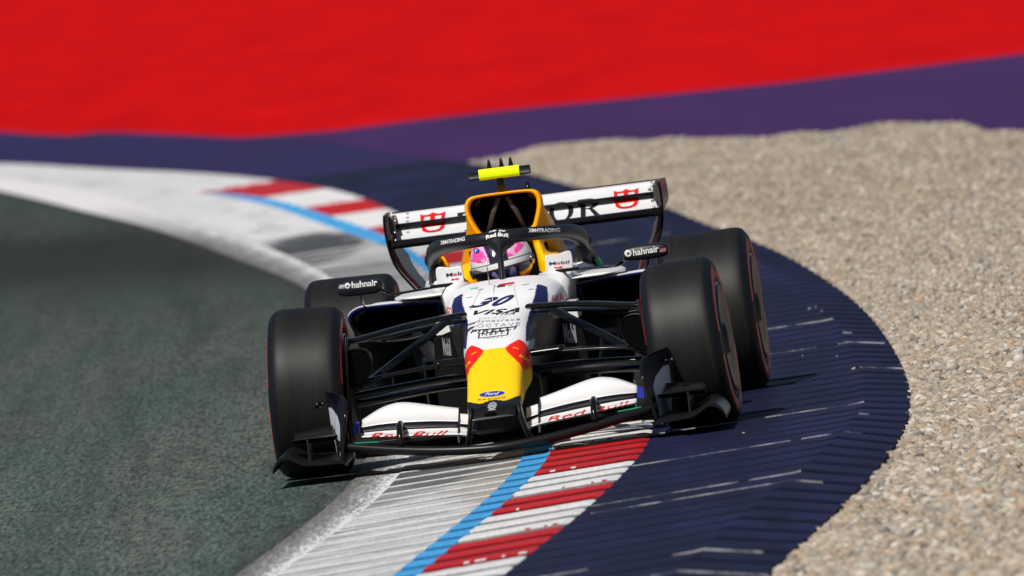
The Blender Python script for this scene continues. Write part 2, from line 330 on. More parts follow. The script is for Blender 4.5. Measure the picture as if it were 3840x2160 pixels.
gl = curve(C_gr, gys) + .004; grr = np.interp(gys, gr_r[:, 0], gr_r[:, 1]); grr = np.maximum(grr, gl + .02)
NG = 70; ts = (np.arange(NG + 1) / NG) ** 1.6
X = gl[:, None] + (grr - gl)[:, None] * ts[None, :]; Y = np.repeat(gys[:, None], NG + 1, 1)
Z = gz(X.ravel(), Y.ravel()).reshape(X.shape)
F = [(i * (NG + 1) + j, i * (NG + 1) + j + 1, (i + 1) * (NG + 1) + j + 1, (i + 1) * (NG + 1) + j) for i in range(len(gys) - 1) for j in range(NG)]
o = mesh("gravel_bed", np.stack([X.ravel(), Y.ravel(), Z.ravel()], 1), F, M_gb, smooth=True); structure(o, "bed of the gravel trap")
# loose stones (real geometry, one 'stuff' object)
M_gs = mat("gravel_stones", (.5, .45, .38), .85, spec=.2); n = NB(M_gs)
gi = n.n("ShaderNodeNewGeometry"); n.l(n.mix(.06, n.ramp(gi.outputs["Random Per Island"], GR), n.mix(n.ramp(lg2 := n.noise(n.coord((1.2, .12, 1)), 1, 4, .6), [(.35, (.0,) * 3), (.65, (1,) * 3)]), (.29, .25, .19), (.42, .37, .30))), n.b.inputs["Base Color"])
ph_ = (1 + 5 ** .5) / 2
ico = np.array([(-1, ph_, 0), (1, ph_, 0), (-1, -ph_, 0), (1, -ph_, 0), (0, -1, ph_), (0, 1, ph_), (0, -1, -ph_), (0, 1, -ph_), (ph_, 0, -1), (ph_, 0, 1), (-ph_, 0, -1), (-ph_, 0, 1)]) / math.hypot(1, ph_)
icf = np.array([(0, 11, 5), (0, 5, 1), (0, 1, 7), (0, 7, 10), (0, 10, 11), (1, 5, 9), (5, 11, 4), (11, 10, 2), (10, 7, 6), (7, 1, 8), (3, 9, 4), (3, 4, 2), (3, 2, 6), (3, 6, 8), (3, 8, 9), (4, 9, 5), (2, 4, 11), (6, 2, 10), (8, 6, 7), (9, 8, 1)])
def stones(N, y0, y1, xr, rmin, rmax, pw=2.0):
    y = rng.uniform(y0, y1, N); l = curve(C_gr, y) + .005; r = np.minimum(np.interp(y, gr_r[:, 0], gr_r[:, 1]), xr(y)); r = np.maximum(r, l + .01)
    x = rng.uniform(l, r); s = rmin + (rmax - rmin) * rng.random(N) ** pw
    return x, y, s
ps = [stones(46000, -18, 8, lambda y: 1.95 + (y + 18) * .032, .007, .030), stones(30000, 8, 30, lambda y: 2.75 + (y - 8) * .03, .007, .019),
      stones(24000, 30, 57.6, lambda y: 3.5 + (y - 30) * .03, .008, .022), stones(22000, -30, 50, lambda y: 7 + 0 * y, .010, .024),
      stones(160, -17, 20, lambda y: 2.6 + 0 * y, .018, .030)]
# a few thrown up on to the back of the kerb
yk = rng.uniform(-15, 30, 130); xk = curve(C_gr, yk) - rng.exponential(.10, 130) - .01
ps.append((xk, yk, rng.uniform(.005, .011, 130)))
x = np.concatenate([p[0] for p in ps]); y = np.concatenate([p[1] for p in ps]); s = np.concatenate([p[2] for p in ps]); N = len(x)
sx, sy, sz = s * rng.uniform(.8, 1.35, N), s * rng.uniform(.7, 1.2, N), s * rng.uniform(.55, 1.0, N)
J = ico[None] * (1 + rng.normal(0, .13, (N, 12, 1)))
P = J * np.stack([sx, sy, sz], 1)[:, None, :]
an = rng.uniform(0, 6.283, N); ca, sa = np.cos(an)[:, None], np.sin(an)[:, None]
Px = P[..., 0] * ca - P[..., 1] * sa; Py = P[..., 0] * sa + P[..., 1] * ca
al = rng.normal(0, .35, N)[:, None]; Pz = P[..., 2] * np.cos(al) + Px * np.sin(al)
VV = np.stack([Px + x[:, None], Py + y[:, None], Pz + (np.where(x < curve(C_gr, y), .010 - .05 * np.clip(1 - (curve(C_gr, y) - x) / .22, 0, 1) + sz * .7, gz(x, y) + sz * .35))[:, None]], 2).reshape(-1, 3).astype(np.float32)
FF = (icf[None] + (np.arange(N) * 12)[:, None, None]).reshape(-1).astype(np.int32)
me = bpy.data.meshes.new("gravel"); me.vertices.add(len(VV)); me.vertices.foreach_set("co", VV.ravel())
me.loops.add(len(FF)); me.loops.foreach_set("vertex_index", FF); me.polygons.add(len(FF) // 3)
me.polygons.foreach_set("loop_start", np.arange(0, len(FF), 3, dtype=np.int32)); me.materials.append(M_gs); me.update(calc_edges=True)
o = bpy.data.objects.new("gravel", me); COL.objects.link(o); o["kind"] = "stuff"; o["label"] = "loose beige gravel filling the trap beside the kerb"; o["category"] = "gravel"

# ================================================================ MATERIALS FOR THE CAR
M_carbon = mat("carbon_black", (.010, .010, .0115), .34, spec=.24, coat=.0)
nb = NB(M_carbon); wv = nb.noise(nb.coord((260, 260, 260)), 1, 2, .5)
nb.l(nb.ramp(wv, [(.35, (.004, .004, .005)), (.65, (.011, .011, .012))]), nb.b.inputs["Base Color"])
M_arm = mat("suspension_black", (.005, .005, .005), .20, spec=.30, coat=.0)
M_halo = mat("halo_satin_black", (.008, .009, .013), .44, spec=.35)
M_void = mat("intake_black", (.002, .002, .002), .9, spec=.05)
M_paint = mat("livery_paint", (.8, .8, .8), .40, coat=.03, spec=.2, attr="paint")
M_satin = mat("helmet_paint", (.8, .8, .8), .25, coat=.5, attr="paint")
M_white = mat("white_paint", (.74, .74, .74), .35, coat=.2)
M_visor = mat("visor_tint", (.020, .016, .030), .08, spec=.9, coat=.6)
M_decal = mat("decal_black", (.012, .012, .014), .5)
M_dnavy = mat("decal_navy", (.016, .016, .085), .5)
M_dred = mat("decal_red", (.68, .010, .012), .45)
M_dwhite = mat("decal_white", (.72, .72, .70), .5)
M_dblue = mat("decal_blue", (.02, .03, .30), .4)
M_dgreen = mat("green_marking", (.0, .28, .10), .5)
M_dgrey = mat("decal_grey", (.30, .31, .33), .5)
M_lime = mat("camera_lime", (.80, 1.0, .0), .5, spec=.2)
M_metal = mat("titanium", (.45, .43, .40), .25, metal=1)
M_rim = mat("rim_cover", (.012, .013, .016), .4, spec=.2)
M_rimlip = mat("rim_lip", (.36, .38, .42), .3, metal=.7)
M_yel = mat("padding_yellow", (1.0, .45, .0), .45, spec=.2)
M_maroon = mat("endplate_maroon", (.045, .009, .013), .35, spec=.25, coat=.10)
WHITE, NAVY, YEL, RED_, BLK = (.78, .78, .795), (.012, .015, .080), (.98, .60, 0.0), (.84, .014, .003), (.010, .011, .014)

M_tyre = mat("tyre_rubber", (.022, .022, .021), .52, spec=.27); n = NB(M_tyre)
sw = n.noise(n.coord((26, 1.6, 1.6)), 1, 4, .6); sp = n.noise(n.coord((60, 60, 60)), 1, 2, .6)
c = n.ramp(sw, [(.3, (.006, .006, .0058)), (.7, (.013, .0125, .0115))])
c = n.mix(n.ramp(sp, [(.70, (0, 0, 0)), (.76, (.8, .8, .8))]), c, (.008, .008, .008))
n.l(c, n.b.inputs["Base Color"])
M_side = mat("tyre_sidewall", (.006, .007, .011), .55, spec=.2)
M_stripe = mat("sidewall_red", (.50, .010, .014), .5)

car = bpy.data.objects.new("racing_car", None); COL.objects.link(car); car.rotation_euler = (0, 0, R_(-2.8))
car.empty_display_size = .3
car["label"] = "white, yellow and navy open-wheel racing car with number 30 riding over the kerb"; car["category"] = "racing car"
CM = Matrix.Rotation(R_(-2.7), 4, 'Z')

def ring_loft(rings, close=True, cap0=True, cap1=True):
    n_ = len(rings[0]); V = [p for r in rings for p in r]; F = []
    for i in range(len(rings) - 1):
        for j in range(n_ if close else n_ - 1):
            a = i * n_ + j; b = i * n_ + (j + 1) % n_; F.append((a, b, b + n_, a + n_))
    if cap0: F.append(tuple(range(n_ - 1, -1, -1)))
    if cap1: F.append(tuple(range((len(rings) - 1) * n_, len(rings) * n_)))
    return V, F
def interp(tbl, y, smooth=True):
    a = np.array(tbl, float); out = []
    for k in range(1, a.shape[1]):
        x = a[:, 0]; v = a[:, k]
        if not smooth: out.append(np.interp(y, x, v)); continue
        d = np.diff(v) / np.diff(x); m = np.concatenate([[d[0]], (d[1:] + d[:-1]) / 2, [d[-1]]])
        for i in range(len(d)):
            if abs(d[i]) < 1e-9: m[i] = m[i + 1] = 0
            else:
                if m[i] / d[i] < 0: m[i] = 0
                if m[i + 1] / d[i] < 0: m[i + 1] = 0
                m[i] = np.sign(d[i]) * min(abs(m[i]), 3 * abs(d[i])); m[i + 1] = np.sign(d[i]) * min(abs(m[i + 1]), 3 * abs(d[i]))
        i = int(np.clip(np.searchsorted(x, y) - 1, 0, len(d) - 1)); h = x[i + 1] - x[i]; t = float(np.clip((y - x[i]) / h, 0, 1))
        out.append(v[i] * (2 * t ** 3 - 3 * t ** 2 + 1) + m[i] * h * (t ** 3 - 2 * t * t + t) + v[i + 1] * (3 * t * t - 2 * t ** 3) + m[i + 1] * h * (t ** 3 - t * t))
    return out
def path(pts, k=8):
    """Catmull-Rom through points"""
    P = [np.array(p, float) for p in pts]; P = [2 * P[0] - P[1]] + P + [2 * P[-1] - P[-2]]; out = []
    for i in range(1, len(P) - 2):
        for j in range(k):
            t = j / k; out.append(.5 * (2 * P[i] + (P[i + 1] - P[i - 1]) * t + (2 * P[i - 1] - 5 * P[i] + 4 * P[i + 1] - P[i + 2]) * t * t + (3 * P[i] - P[i - 1] - 3 * P[i + 1] + P[i + 2]) * t ** 3))
    out.append(P[-2]); return out
def tube(pts, rad, n_=14, up=(0, 0, 1), shape=None):
    """sweep an ellipse (ra across, rb along 'up') or a given 2-D shape along pts; rad scalar, pair, or per-point list"""
    P = [Vector(p) for p in pts]; rings = []
    for i, p in enumerate(P):
        t = (P[min(i + 1, len(P) - 1)] - P[max(i - 1, 0)]).normalized(); u = Vector(up); s = t.cross(u)
        if s.length < 1e-4: s = t.cross(Vector((1, 0, 0)))
        s.normalize(); u = s.cross(t).normalized()
        r = rad[i] if isinstance(rad, list) else rad; ra, rb = (r if isinstance(r, (tuple, list)) else (r, r))
        rings.append([tuple(p + s * math.cos(a) * ra + u * math.sin(a) * rb) for a in [2 * math.pi * k / n_ for k in range(n_)]])
    return ring_loft(rings)
def join(*vf):
    V, F = [], []
    for v, f in vf: o = len(V); V += list(v); F += [tuple(i + o for i in q) for q in f]
    return V, F
def mirx(vf): return [(-x, y, z) for x, y, z in vf[0]], [tuple(reversed(f)) for f in vf[1]]
def part(name, vf, m, parent=car, smooth=True, paint=None, bevel=0, label=None):
    o = mesh(name, vf[0], vf[1], m, parent, smooth, paint=paint); recalc(o)
    if bevel:
        b = o.modifiers.new("bevel", 'BEVEL'); b.width = bevel; b.segments = 2; b.limit_method = 'ANGLE'; b.angle_limit = R_(35)
    if label: o["label"] = label
    return o
def box(x0, x1, y0, y1, z0, z1):
    V = [(x, y, z) for z in (z0, z1) for y in (y0, y1) for x in (x0, x1)]
    return V, [(0, 1, 3, 2), (4, 6, 7, 5), (0, 4, 5, 1), (1, 5, 7, 3), (3, 7, 6, 2), (2, 6, 4, 0)]
def extr(poly, d, axis=1):
    """extrude a polygon given as 3-D points by vector d"""
    n_ = len(poly); V = [tuple(p) for p in poly] + [tuple(np.array(p) + np.array(d)) for p in poly]
    F = [tuple(range(n_ - 1, -1, -1)), tuple(range(n_, 2 * n_))] + [(i, (i + 1) % n_, n_ + (i + 1) % n_, n_ + i) for i in range(n_)]
    return V, F
def ribbon(A, B, th, k=8, nv=4):
    """thin wing element between a lower/front curve A and an upper/rear curve B (lists of points), slightly cambered"""
    A, B = path(A, k), path(B, k); rings = []
    for a, b in zip(A, B):
        a, b = Vector(a), Vector(b); ch = b - a; L = ch.length; sp = Vector((1, 0, 0)); nrm = sp.cross(ch).normalized()
        if nrm.z < 0: nrm = -nrm
        prof = []
        for s in range(nv * 2 + 1): t = s / (nv * 2); prof.append((t, .5 * math.sin(math.pi * min(1, t * 1.15 + .08)) + .15))
        up = [a + ch * t + nrm * (th * h - .10 * L * math.sin(math.pi * t)) for t, h in prof]
        dn = [a + ch * t + nrm * (-th * h - .10 * L * math.sin(math.pi * t)) for t, h in reversed(prof)]
        rings.append([tuple(p) for p in up + dn])
    return ring_loft(rings)
def sup(hw, zc, hz, y, n_=3.2, N=64, nb_=None, xc=0.):
    out = []
    for k in range(N):
        a = 2 * math.pi * k / N; c, s = math.cos(a), math.sin(a); e = n_ if s >= 0 or nb_ is None else nb_
        out.append((xc + hw * math.copysign(abs(c) ** (2 / e), c), y, zc + hz * math.copysign(abs(s) ** (2 / e), s)))
    return out

# ---------------------------------------------------------------- nose and chassis
NT = [(-.90, .105, .238, .178), (-.85, .113, .250, .180), (-.72, .1175, .282, .185), (-.50, .1215, .343, .20), (-.30, .127, .398, .22), (-.10, .137, .452, .235), (.10, .150, .497, .25),
      (.30, .156, .537, .26), (.48, .160, .566, .26), (.60, .172, .590, .26), (.72, .202, .620, .26), (.82, .232, .645, .26), (.95, .254, .668, .26), (1.10, .262, .683, .26), (1.25, .268, .690, .26), (1.34, .27, .688, .26)]
yy = np.concatenate([np.linspace(-.90, -.7, 16), np.linspace(-.69, 1.0, 190), np.linspace(1.02, 1.34, 20)])
rings = []
for y in yy:
    hw, zt, zb = interp(NT, y); zc = (zt + zb) / 2; hz = (zt - zb) / 2
    r = sup(hw, zc, hz, y, 3.6, 200)
    # chassis sides lean in towards the keel behind the nose
    t = np.clip((y - .5) / .4, 0, 1)
    sh_ = -.008 * float(np.clip((1.15 - y) / .3, 0, 1))
    r = [(x * (1 - t * .32 * np.clip((zt - .06 - z) / (zt - zb), 0, 1)) * (.96 if y < .5 else .96 + .04 * min(1, (y - .5) / .3)) + sh_, yy_, z) for x, yy_, z in r]
    rings.append(r)
V, F = ring_loft(rings); P = np.array(V)
def inpoly(x, z, P):
    c = False; j = len(P) - 1
    for i in range(len(P)):
        if (P[i][1] > z) != (P[j][1] > z) and x < (P[j][0] - P[i][0]) * (z - P[i][1]) / (P[j][1] - P[i][1]) + P[i][0]: c = not c
        j = i
    return c
BULL = [(.045, .441), (.060, .450), (.078, .457), (.100, .464), (.122, .462), (.2, .446), (.2, .345), (.120, .340), (.112, .360), (.104, .376), (.088, .392), (.070, .410), (.055, .424)]
ST1 = [(.068, .443), (.072, .440), (.100, .428), (.106, .424), (.098, .431)]
ST2 = [(.100, .402), (.108, .406), (.128, .388), (.134, .372), (.120, .386), (.122, .392)]
NAVP = [(.126, .45), (.124, .50), (.129, .545), (.143, .585), (.154, .62), (.160, .655), (.172, .660), (.188, .654), (.200, .64), (.206, .615), (.207, .45)]
ORP = [(.122, .500), (.132, .503), (.145, .492), (.2, .47), (.2, .455), (.138, .478)]
def nose_paint(p):
    x, y, z = p; x += .008 * min(1, max(0, (1.15 - y) / .3)); ax = abs(x); zt, = interp([r[:1] + r[2:3] for r in NT], y, False)
    c = WHITE
    if y < .95 and inpoly(ax, z, NAVP): c = NAVY
    if -.03 < y < .80 and z < zt - .10: c = NAVY
    if y >= .78 and z < .50: c = BLK
    if .45 <= y < .98 and z < .53 and ax > .12: c = BLK
    if y < 0:
        if z < .443 - .05 * max(0, ax - .1): c = YEL
        if inpoly(ax, z, BULL): c = RED_
        if inpoly(ax, z, ST1) or inpoly(ax, z, ST2): c = YEL
    if y < .1 and inpoly(ax, z, ORP): c = (.90, .10, .01)
    if ax > .10 and z < .345 - .3 * max(0, ax - .118) and y < 0: c = YEL
    if y < -.70 and z < .253 + .004 * math.cos(x * 60): c = BLK
    return c
C = [nose_paint(p) for p in V]
V, F = ring_loft(rings, True, True, False)
nose = part("nose", (V, F), M_paint, paint=C, label="long white nose with a yellow front end")
# black tip block with its opening and two pylons down to the wing
rings = []
for t in np.linspace(0, 1, 10):
    y = -.90 - .07 * t; hw = .105 - .012 * t ** 2; zt = .238 - .050 * t ** 1.5; zb = .178 + .0 * t
    rings.append(sup(hw * .96, (zt + zb) / 2, max((zt - zb) / 2, .004), y, 3.4, 64, None, -.008))
tip = part("nose_tip", ring_loft(rings), M_carbon)
hole = [(-.018 + .026 * math.cos(a), -.955, .200 + .0085 * math.sin(a)) for a in np.linspace(0, 6.283, 25)[:-1]]
part("cooling_inlet", extr(hole, (0, -.012, .004)), M_void, tip, smooth=False)
for s in (-1, 1):
    V_, F_ = tube(path([(s * .100, -.90, .215), (s * .106, -.925, .178), (s * .116, -.92, .135), (s * .130, -.90, .092)], 6), [(.012, .05)] * 19, 16, (0, 1, 0))
    part("wing_pylon", (V_, F_), M_carbon)

# ---------------------------------------------------------------- front wing
fw = bpy.data.objects.new("front_wing", None); COL.objects.link(fw); fw.parent = car
X0 = [-.665, -.58, -.46, -.34, -.22, -.1, 0, .1, .22, .34, .46, .58, .665]
def mz(x): return .066 + .080 * (abs(x) / .665) ** 1.7
def my(x): return -1.02 + .19 * (abs(x) / .665) ** 1.6
rings = []
for x in np.linspace(-.665, .665, 61):
    z, y = mz(x) - .003, my(x); pr = []
    for a in np.linspace(math.pi * .5, math.pi * 1.5, 9): pr.append((x, y + .016 + .019 * math.cos(a), z + .0195 * math.sin(a)))
    pr += [(x, y + .12, z - .022), (x, y + .26, z - .006), (x, y + .27, z + .006), (x, y + .14, z + .006)]
    rings.append(pr)
part("main_plane", ring_loft(rings), M_carbon, fw)
for s in (-1, 1):
    # second element: white with lettering; black slot strip; big white upper flap
    lo = [(s * .115, -.83, .118), (s * .168, -.83, .132), (s * .28, -.80, .142), (s * .42, -.77, .154), (s * .50, -.76, .162), (s * .578, -.745, .168)]
    hi = [(s * .115, -.70, .140), (s * .168, -.70, .157), (s * .28, -.69, .169), (s * .42, -.67, .180), (s * .50, -.66, .184), (s * .578, -.65, .185)]
    part("lower_flap", ribbon(lo, hi, .010), M_white, fw)
    lo = [(x, y - .012, z + .001) for x, y, z in hi[1:]]
    hs_ = [(s * .168, -.62, .175), (s * .28, -.61, .190), (s * .42, -.60, .201), (s * .50, -.59, .203), (s * .578, -.58, .200)]
    part("slot_strip", ribbon(lo, hs_, .012), M_carbon, fw)
    lo = [(x, y + .004, z + .001) for x, y, z in hs_]
    hi = [(s * .168, -.48, .226), (s * .29, -.46, .2555), (s * .415, -.44, .279), (s * .50, -.44, .267), (s * .578, -.46, .228)]
    hi = [(s * .168, -.48, .226), (s * .23, -.47, .240), (s * .29, -.46, .2545), (s * .345, -.45, .268), (s * .395, -.44, .2775), (s * .44, -.44, .278), (s * .50, -.44, .264), (s * .578, -.46, .228)]
    lo = [(s * xx_, *[float(np.interp(xx_, [.168, .28, .42, .50, .578], [q[i] for q in lo])) for i in (1, 2)]) for xx_ in (.168, .23, .29, .345, .395, .44, .50, .578)]
    part("upper_flap", ribbon(lo, hi, .009), M_white, fw)
    part("flap_fence", extr([(s * .166, -.86, .098), (s * .166, -.84, .130), (s * .166, -.62, .190), (s * .166, -.46, .234), (s * .166, -.46, .20), (s * .166, -.70, .105)], (s * .005, 0, 0)), M_carbon, fw, False)
    part("inner_flap", ribbon([(s * .112, -.66, .158), (s * .163, -.66, .168)], [(s * .112, -.56, .196), (s * .163, -.56, .206)], .006), M_white, fw)
    part("flap_bracket", tube(path([(s * .405, -.92, .118), (s * .405, -.90, .165), (s * .405, -.84, .197), (s * .405, -.74, .200), (s * .405, -.68, .185)], 5), [(.013, .016)] * 21, 12, (0, 1, 0)), M_arm, fw)
    part("tape_mark", extr([(s * .50, -.850, .1415), (s * .60, -.845, .148), (s * .60, -.835, .151), (s * .50, -.840, .1445)], (0, .0, .001)), M_dgreen, fw, False)
    part("bolt_strip", extr([(s * .583, -.70, .185), (s * .610, -.70, .178), (s * .610, -.60, .222), (s * .583, -.60, .229)], (0, .004, 0)), M_dblue, fw, False)
    # endplate: leading edge inboard, trailing edge outboard, so that its outer skin faces forward
    EP = [(.090, .657, .700), (.135, .648, .702), (.18, .640, .709), (.23, .632, .711), (.28, .620, .712), (.32, .620, .713), (.345, .632, .716), (.358, .652, .717), (.368, .690, .718)]
    nv_, nu_ = 40, 26; V_, C_ = [], []; zs = np.linspace(.090, .368, nv_)
    for th in (0, .006):
        for z in zs:
            xa = np.interp(z, [e[0] for e in EP], [e[1] for e in EP]); xb = np.interp(z, [e[0] for e in EP], [e[2] for e in EP])
            for u_ in np.linspace(0, 1, nu_):
                y = -.86 + .50 * u_ + .22 * np.clip((z - .25) / .12, 0, 1) ** 2 * (1 - u_); x = xa + (xb - xa) * u_
                V_.append((s * (x + th), y, z))
                pan = z < .296 - .055 * (1 - u_) ** 2 * 2 and u_ > .22 + .5 * max(0, z - .22) - .9 * max(0, .14 - z) and z > .098
                C_.append((.66, .70, .78) if pan else ((.007, .008, .024) if z > .2 else (.012, .012, .015)))
    F_ = []
    for k in (0, 1):
        for i in range(nv_ - 1):
            for j in range(nu_ - 1): a = k * nv_ * nu_ + i * nu_ + j; F_.append((a, a + 1, a + nu_ + 1, a + nu_))
    rim = [i * nu_ for i in range(nv_)] + [(nv_ - 1) * nu_ + j for j in range(1, nu_)] + [i * nu_ + nu_ - 1 for i in range(nv_ - 2, -1, -1)] + [j for j in range(nu_ - 2, 0, -1)]
    for a, b in zip(rim, rim[1:] + rim[:1]): F_.append((a, b, b + nv_ * nu_, a + nv_ * nu_))
    ep = part("endplate", (V_, F_), M_paint, fw, paint=C_)
    # rolled black leading edge of the endplate
    part("edge_roll", tube([(s * np.interp(z, [e[0] for e in EP], [e[1] for e in EP]), -.86 + .22 * max(0, (z - .25) / .12) ** 2, z) for z in np.linspace(.085, .345, 20)], (.008, .008), 10), M_arm, fw)
    # footplate with its arched outer tunnel
    xs = [.640, .66, .70, .75, .80, .832, .855, .874, .892, .910, .926, .940, .948]
    zt = [.078, .092, .094, .096, .099, .110, .124, .1335, .1355, .130, .118, .098, .078]
    top = path([(s * x, -.92, z) for x, z in zip(xs, zt)], 5)
    rings = [[tuple(p), (p[0], -.30, p[2] + .010), (p[0], -.30, p[2] - .004), (p[0], -.92, p[2] - .016)] for p in top]
    part("footplate", ring_loft(rings), M_carbon, fw, False)
    part("dive_plane", ribbon([(s * .668, -.80, .190), (s * .76, -.78, .190), (s * .868, -.74, .188)], [(s * .700, -.50, .222), (s * .78, -.50, .215), (s * .862, -.52, .208)], .011), M_carbon, fw)
    part("strake", extr([(s * .792, -.80, .098), (s * .792, -.78, .186), (s * .800, -.40, .186), (s * .800, -.40, .10)], (s * .008, 0, 0)), M_carbon, fw, False, bevel=.002)
    b_ = join(tube([(s * .690, -.60, .323), (s * .735, -.62, .320)], .004, 8), (lambda v: v)(tube([(s * (.745 + .0165 * math.sin(a)), -.62, .318) for a in np.linspace(-1.57, 1.57, 9)], [max(.0165 * math.cos(a), .001) for a in np.linspace(-1.57, 1.57, 9)], 14)))
    part("sensor_ball", b_, M_arm, fw)

# ---------------------------------------------------------------- suspension, front
def blade(pts, w, h, k=6, n_=14):
    p = path(pts, k); return tube(p, [(w, h)] * len(p), n_)
for s in (-1, 1):
    part("upper_wishbone", blade([(s * .140, .28, .588), (s * .30, .20, .580), (s * .42, .12, .569), (s * .52, .05, .555), (s * .60, .00, .546), (s * .66, .0, .545)], .040, .0125), M_arm)
    part("upper_wishbone", blade([(s * .16, .62, .555), (s * .35, .42, .545), (s * .50, .25, .535), (s * .62, .06, .54)], .035, .010), M_arm)
    part("pushrod", blade([(s * .205, .46, .575), (s * .33, .30, .497), (s * .45, .14, .428), (s * .545, .02, .372), (s * .60, 0, .35)], .030, .0115), M_arm)
    part("steering_arm", blade([(s * .12, .05, .400), (s * .20, .04, .402), (s * .275, .03, .403)], .040, .0165, 4), M_arm)
    part("track_rod", blade([(s * .26, .02, .394), (s * .36, .0, .391), (s * .46, -.02, .384), (s * .56, -.03, .374), (s * .64, -.02, .372)], .034, .010), M_arm)
    part("lower_wishbone", blade([(s * .10, .12, .330), (s * .25, .10, .333), (s * .42, .05, .327), (s * .56, .02, .318), (s * .65, 0, .31)], .045, .016), M_arm)
    part("lower_wishbone", blade([(s * .10, .50, .285), (s * .25, .40, .292), (s * .42, .24, .288), (s * .56, .10, .283), (s * .65, .02, .28)], .055, .018), M_arm)
    # brake duct drum, its scoop and the tall inner vane
    part("brake_duct", ring_loft([[(s * x, .02 + r * math.cos(a), .355 + r * math.sin(a)) for a in np.linspace(0, 6.283, 37)[:-1]] for x, r in ((.615, .17), (.625, .20), (.66, .215), (.70, .215))]), M_carbon)
    sc = [(s * .635, -.20, .50), (s * .60, -.19, .515), (s * .545, -.18, .505), (s * .525, -.17, .46), (s * .54, -.17, .405), (s * .59, -.18, .36), (s * .635, -.2, .345)]
    vs = path(sc, 5); c0 = np.array((s * .60, -.1, .43))
    rings = [[tuple(p) for p in vs], [tuple(p * .90 + c0 * .10 + np.array((0, .004, 0))) for p in vs], [tuple(p * .86 + c0 * .14 + np.array((0, .12, 0))) for p in vs]]
    o = part("brake_scoop", ring_loft([[tuple(p + np.array((0, .15, 0))) for p in vs], [tuple(p) for p in vs]] + rings[1:2], True, True, False), M_carbon)
    part("scoop_opening", ring_loft([[tuple(p * .90 + c0 * .10 + np.array((0, -.012, 0))) for p in vs], [tuple(p * .88 + c0 * .12 + np.array((0, .02, 0))) for p in vs]], True, True, True), M_void, o, False)
    part("upright_vane", blade([(s * .618, -.16, .560), (s * .625, -.19, .48), (s * .634, -.21, .36), (s * .641, -.22, .25), (s * .648, -.20, .12), (s * .655, -.16, .07)], .009, .05, 6, 12) if False else tube(path([(s * .618, -.16, .560), (s * .625, -.19, .48), (s * .634, -.21, .36), (s * .641, -.22, .25), (s * .648, -.20, .12), (s * .655, -.16, .07)], 6), [(.010, .055)] * 31, 14, (0, 1, 0)), M_arm)

# ---------------------------------------------------------------- wheels
def wheel(cx, cy, wd, rr, camber, steer, front, label):
    s = 1 if cx > 0 else -1
    e = bpy.data.objects.new("wheel", None); COL.objects.link(e); e.parent = car; e.empty_display_size = .1
    e.location = (cx, cy, rr - .002); e.rotation_euler = (0, R_(-s * camber) , R_(steer)); e["label"] = label
    h = wd / 2; NS_ = 96; bulge = .008
    # half profile from the bead over the tread and back, (x, r, material: 0 tread 1 wall)
    pr = [(-h + .022, .232), (-h + .006, .245), (-h - bulge * .6, .268), (-h - bulge, .292), (-h - .003, .318), (-h + .008, .335), (-h + .018, rr - .0115), (-h + .032, rr - .004), (-h + .05, rr - .0008)]
    pr += [(x, rr) for x in np.linspace(-h + .075, 0, 5)]
    pr = pr + [(-x, r) for x, r in reversed(pr[:-1])]
    rings = [[(x, r * math.cos(a), r * math.sin(a)) for x, r in pr] for a in np.linspace(0, 2 * math.pi, NS_ + 1)[:-1]]
    n_ = len(pr); V = [p for r in rings for p in r]; F, mi = [], []
    for i in range(NS_):
        for j in range(n_ - 1):
            a = i * n_ + j; b = ((i + 1) % NS_) * n_ + j; F.append((a, a + 1, b + 1, b))
            xm = abs(pr[j][0] + pr[j + 1][0]) / 2; rm = (pr[j][1] + pr[j + 1][1]) / 2
            ang = i / NS_ * 360 % 180
            m_ = 0 if xm < h - .028 else 1
            if m_ and .262 < rm < .318 and (8 < ang < 82 or 98 < ang < 172): m_ = 2
            mi.append(m_)
    o = mesh("tyre", V, F, [M_tyre, M_side, M_stripe], e, True, mi); recalc(o)
    ro = h + .004
    prf = [(-ro + .02, .236), (-ro, .238), (-ro, .228), (-ro + .03, .222), (ro - .03, .222), (ro, .228), (ro, .238), (ro - .02, .236)]
    part("rim", ring_loft([[(x, r * math.cos(a), r * math.sin(a)) for a in np.linspace(0, 6.2832, 65)[:-1]] for x, r in prf], True, False, False), M_rimlip, e)
    cv = [(s * (ro + .0), .232), (s * (ro + .006), .228), (s * (ro + .004), .19), (s * (ro - .006), .12), (s * (ro - .01), .07), (s * (ro + .004), .06), (s * (ro + .012), .03)]
    part("wheel_cover", ring_loft([[(x, r * math.cos(a), r * math.sin(a)) for a in np.linspace(0, 6.2832, 49)[:-1]] for x, r in cv], True, False, True), M_rim, e)
    part("hub", ring_loft([[(-s * x, r * math.cos(a), r * math.sin(a)) for a in np.linspace(0, 6.2832, 33)[:-1]] for x, r in ((h * .3, .21), (h * .2, .21), (h * .15, .05))], True, True, True), M_rim, e)
    return e
wheel(-.800, 0, .300, .3555, 3.3, -1.5, True, "front wheel running on the asphalt"); wheel(.805, 0, .300, .3555, 3.3, -3.0, True, "front wheel up on the navy kerb")
wheel(-.782, 3.4, .395, .361, 1.4, -1.0, False, "rear wheel behind the mirror with the asphalt beside it"); wheel(.794, 3.4, .395, .361, 1.4, -2.2, False, "rear wheel on the gravel side of the car")

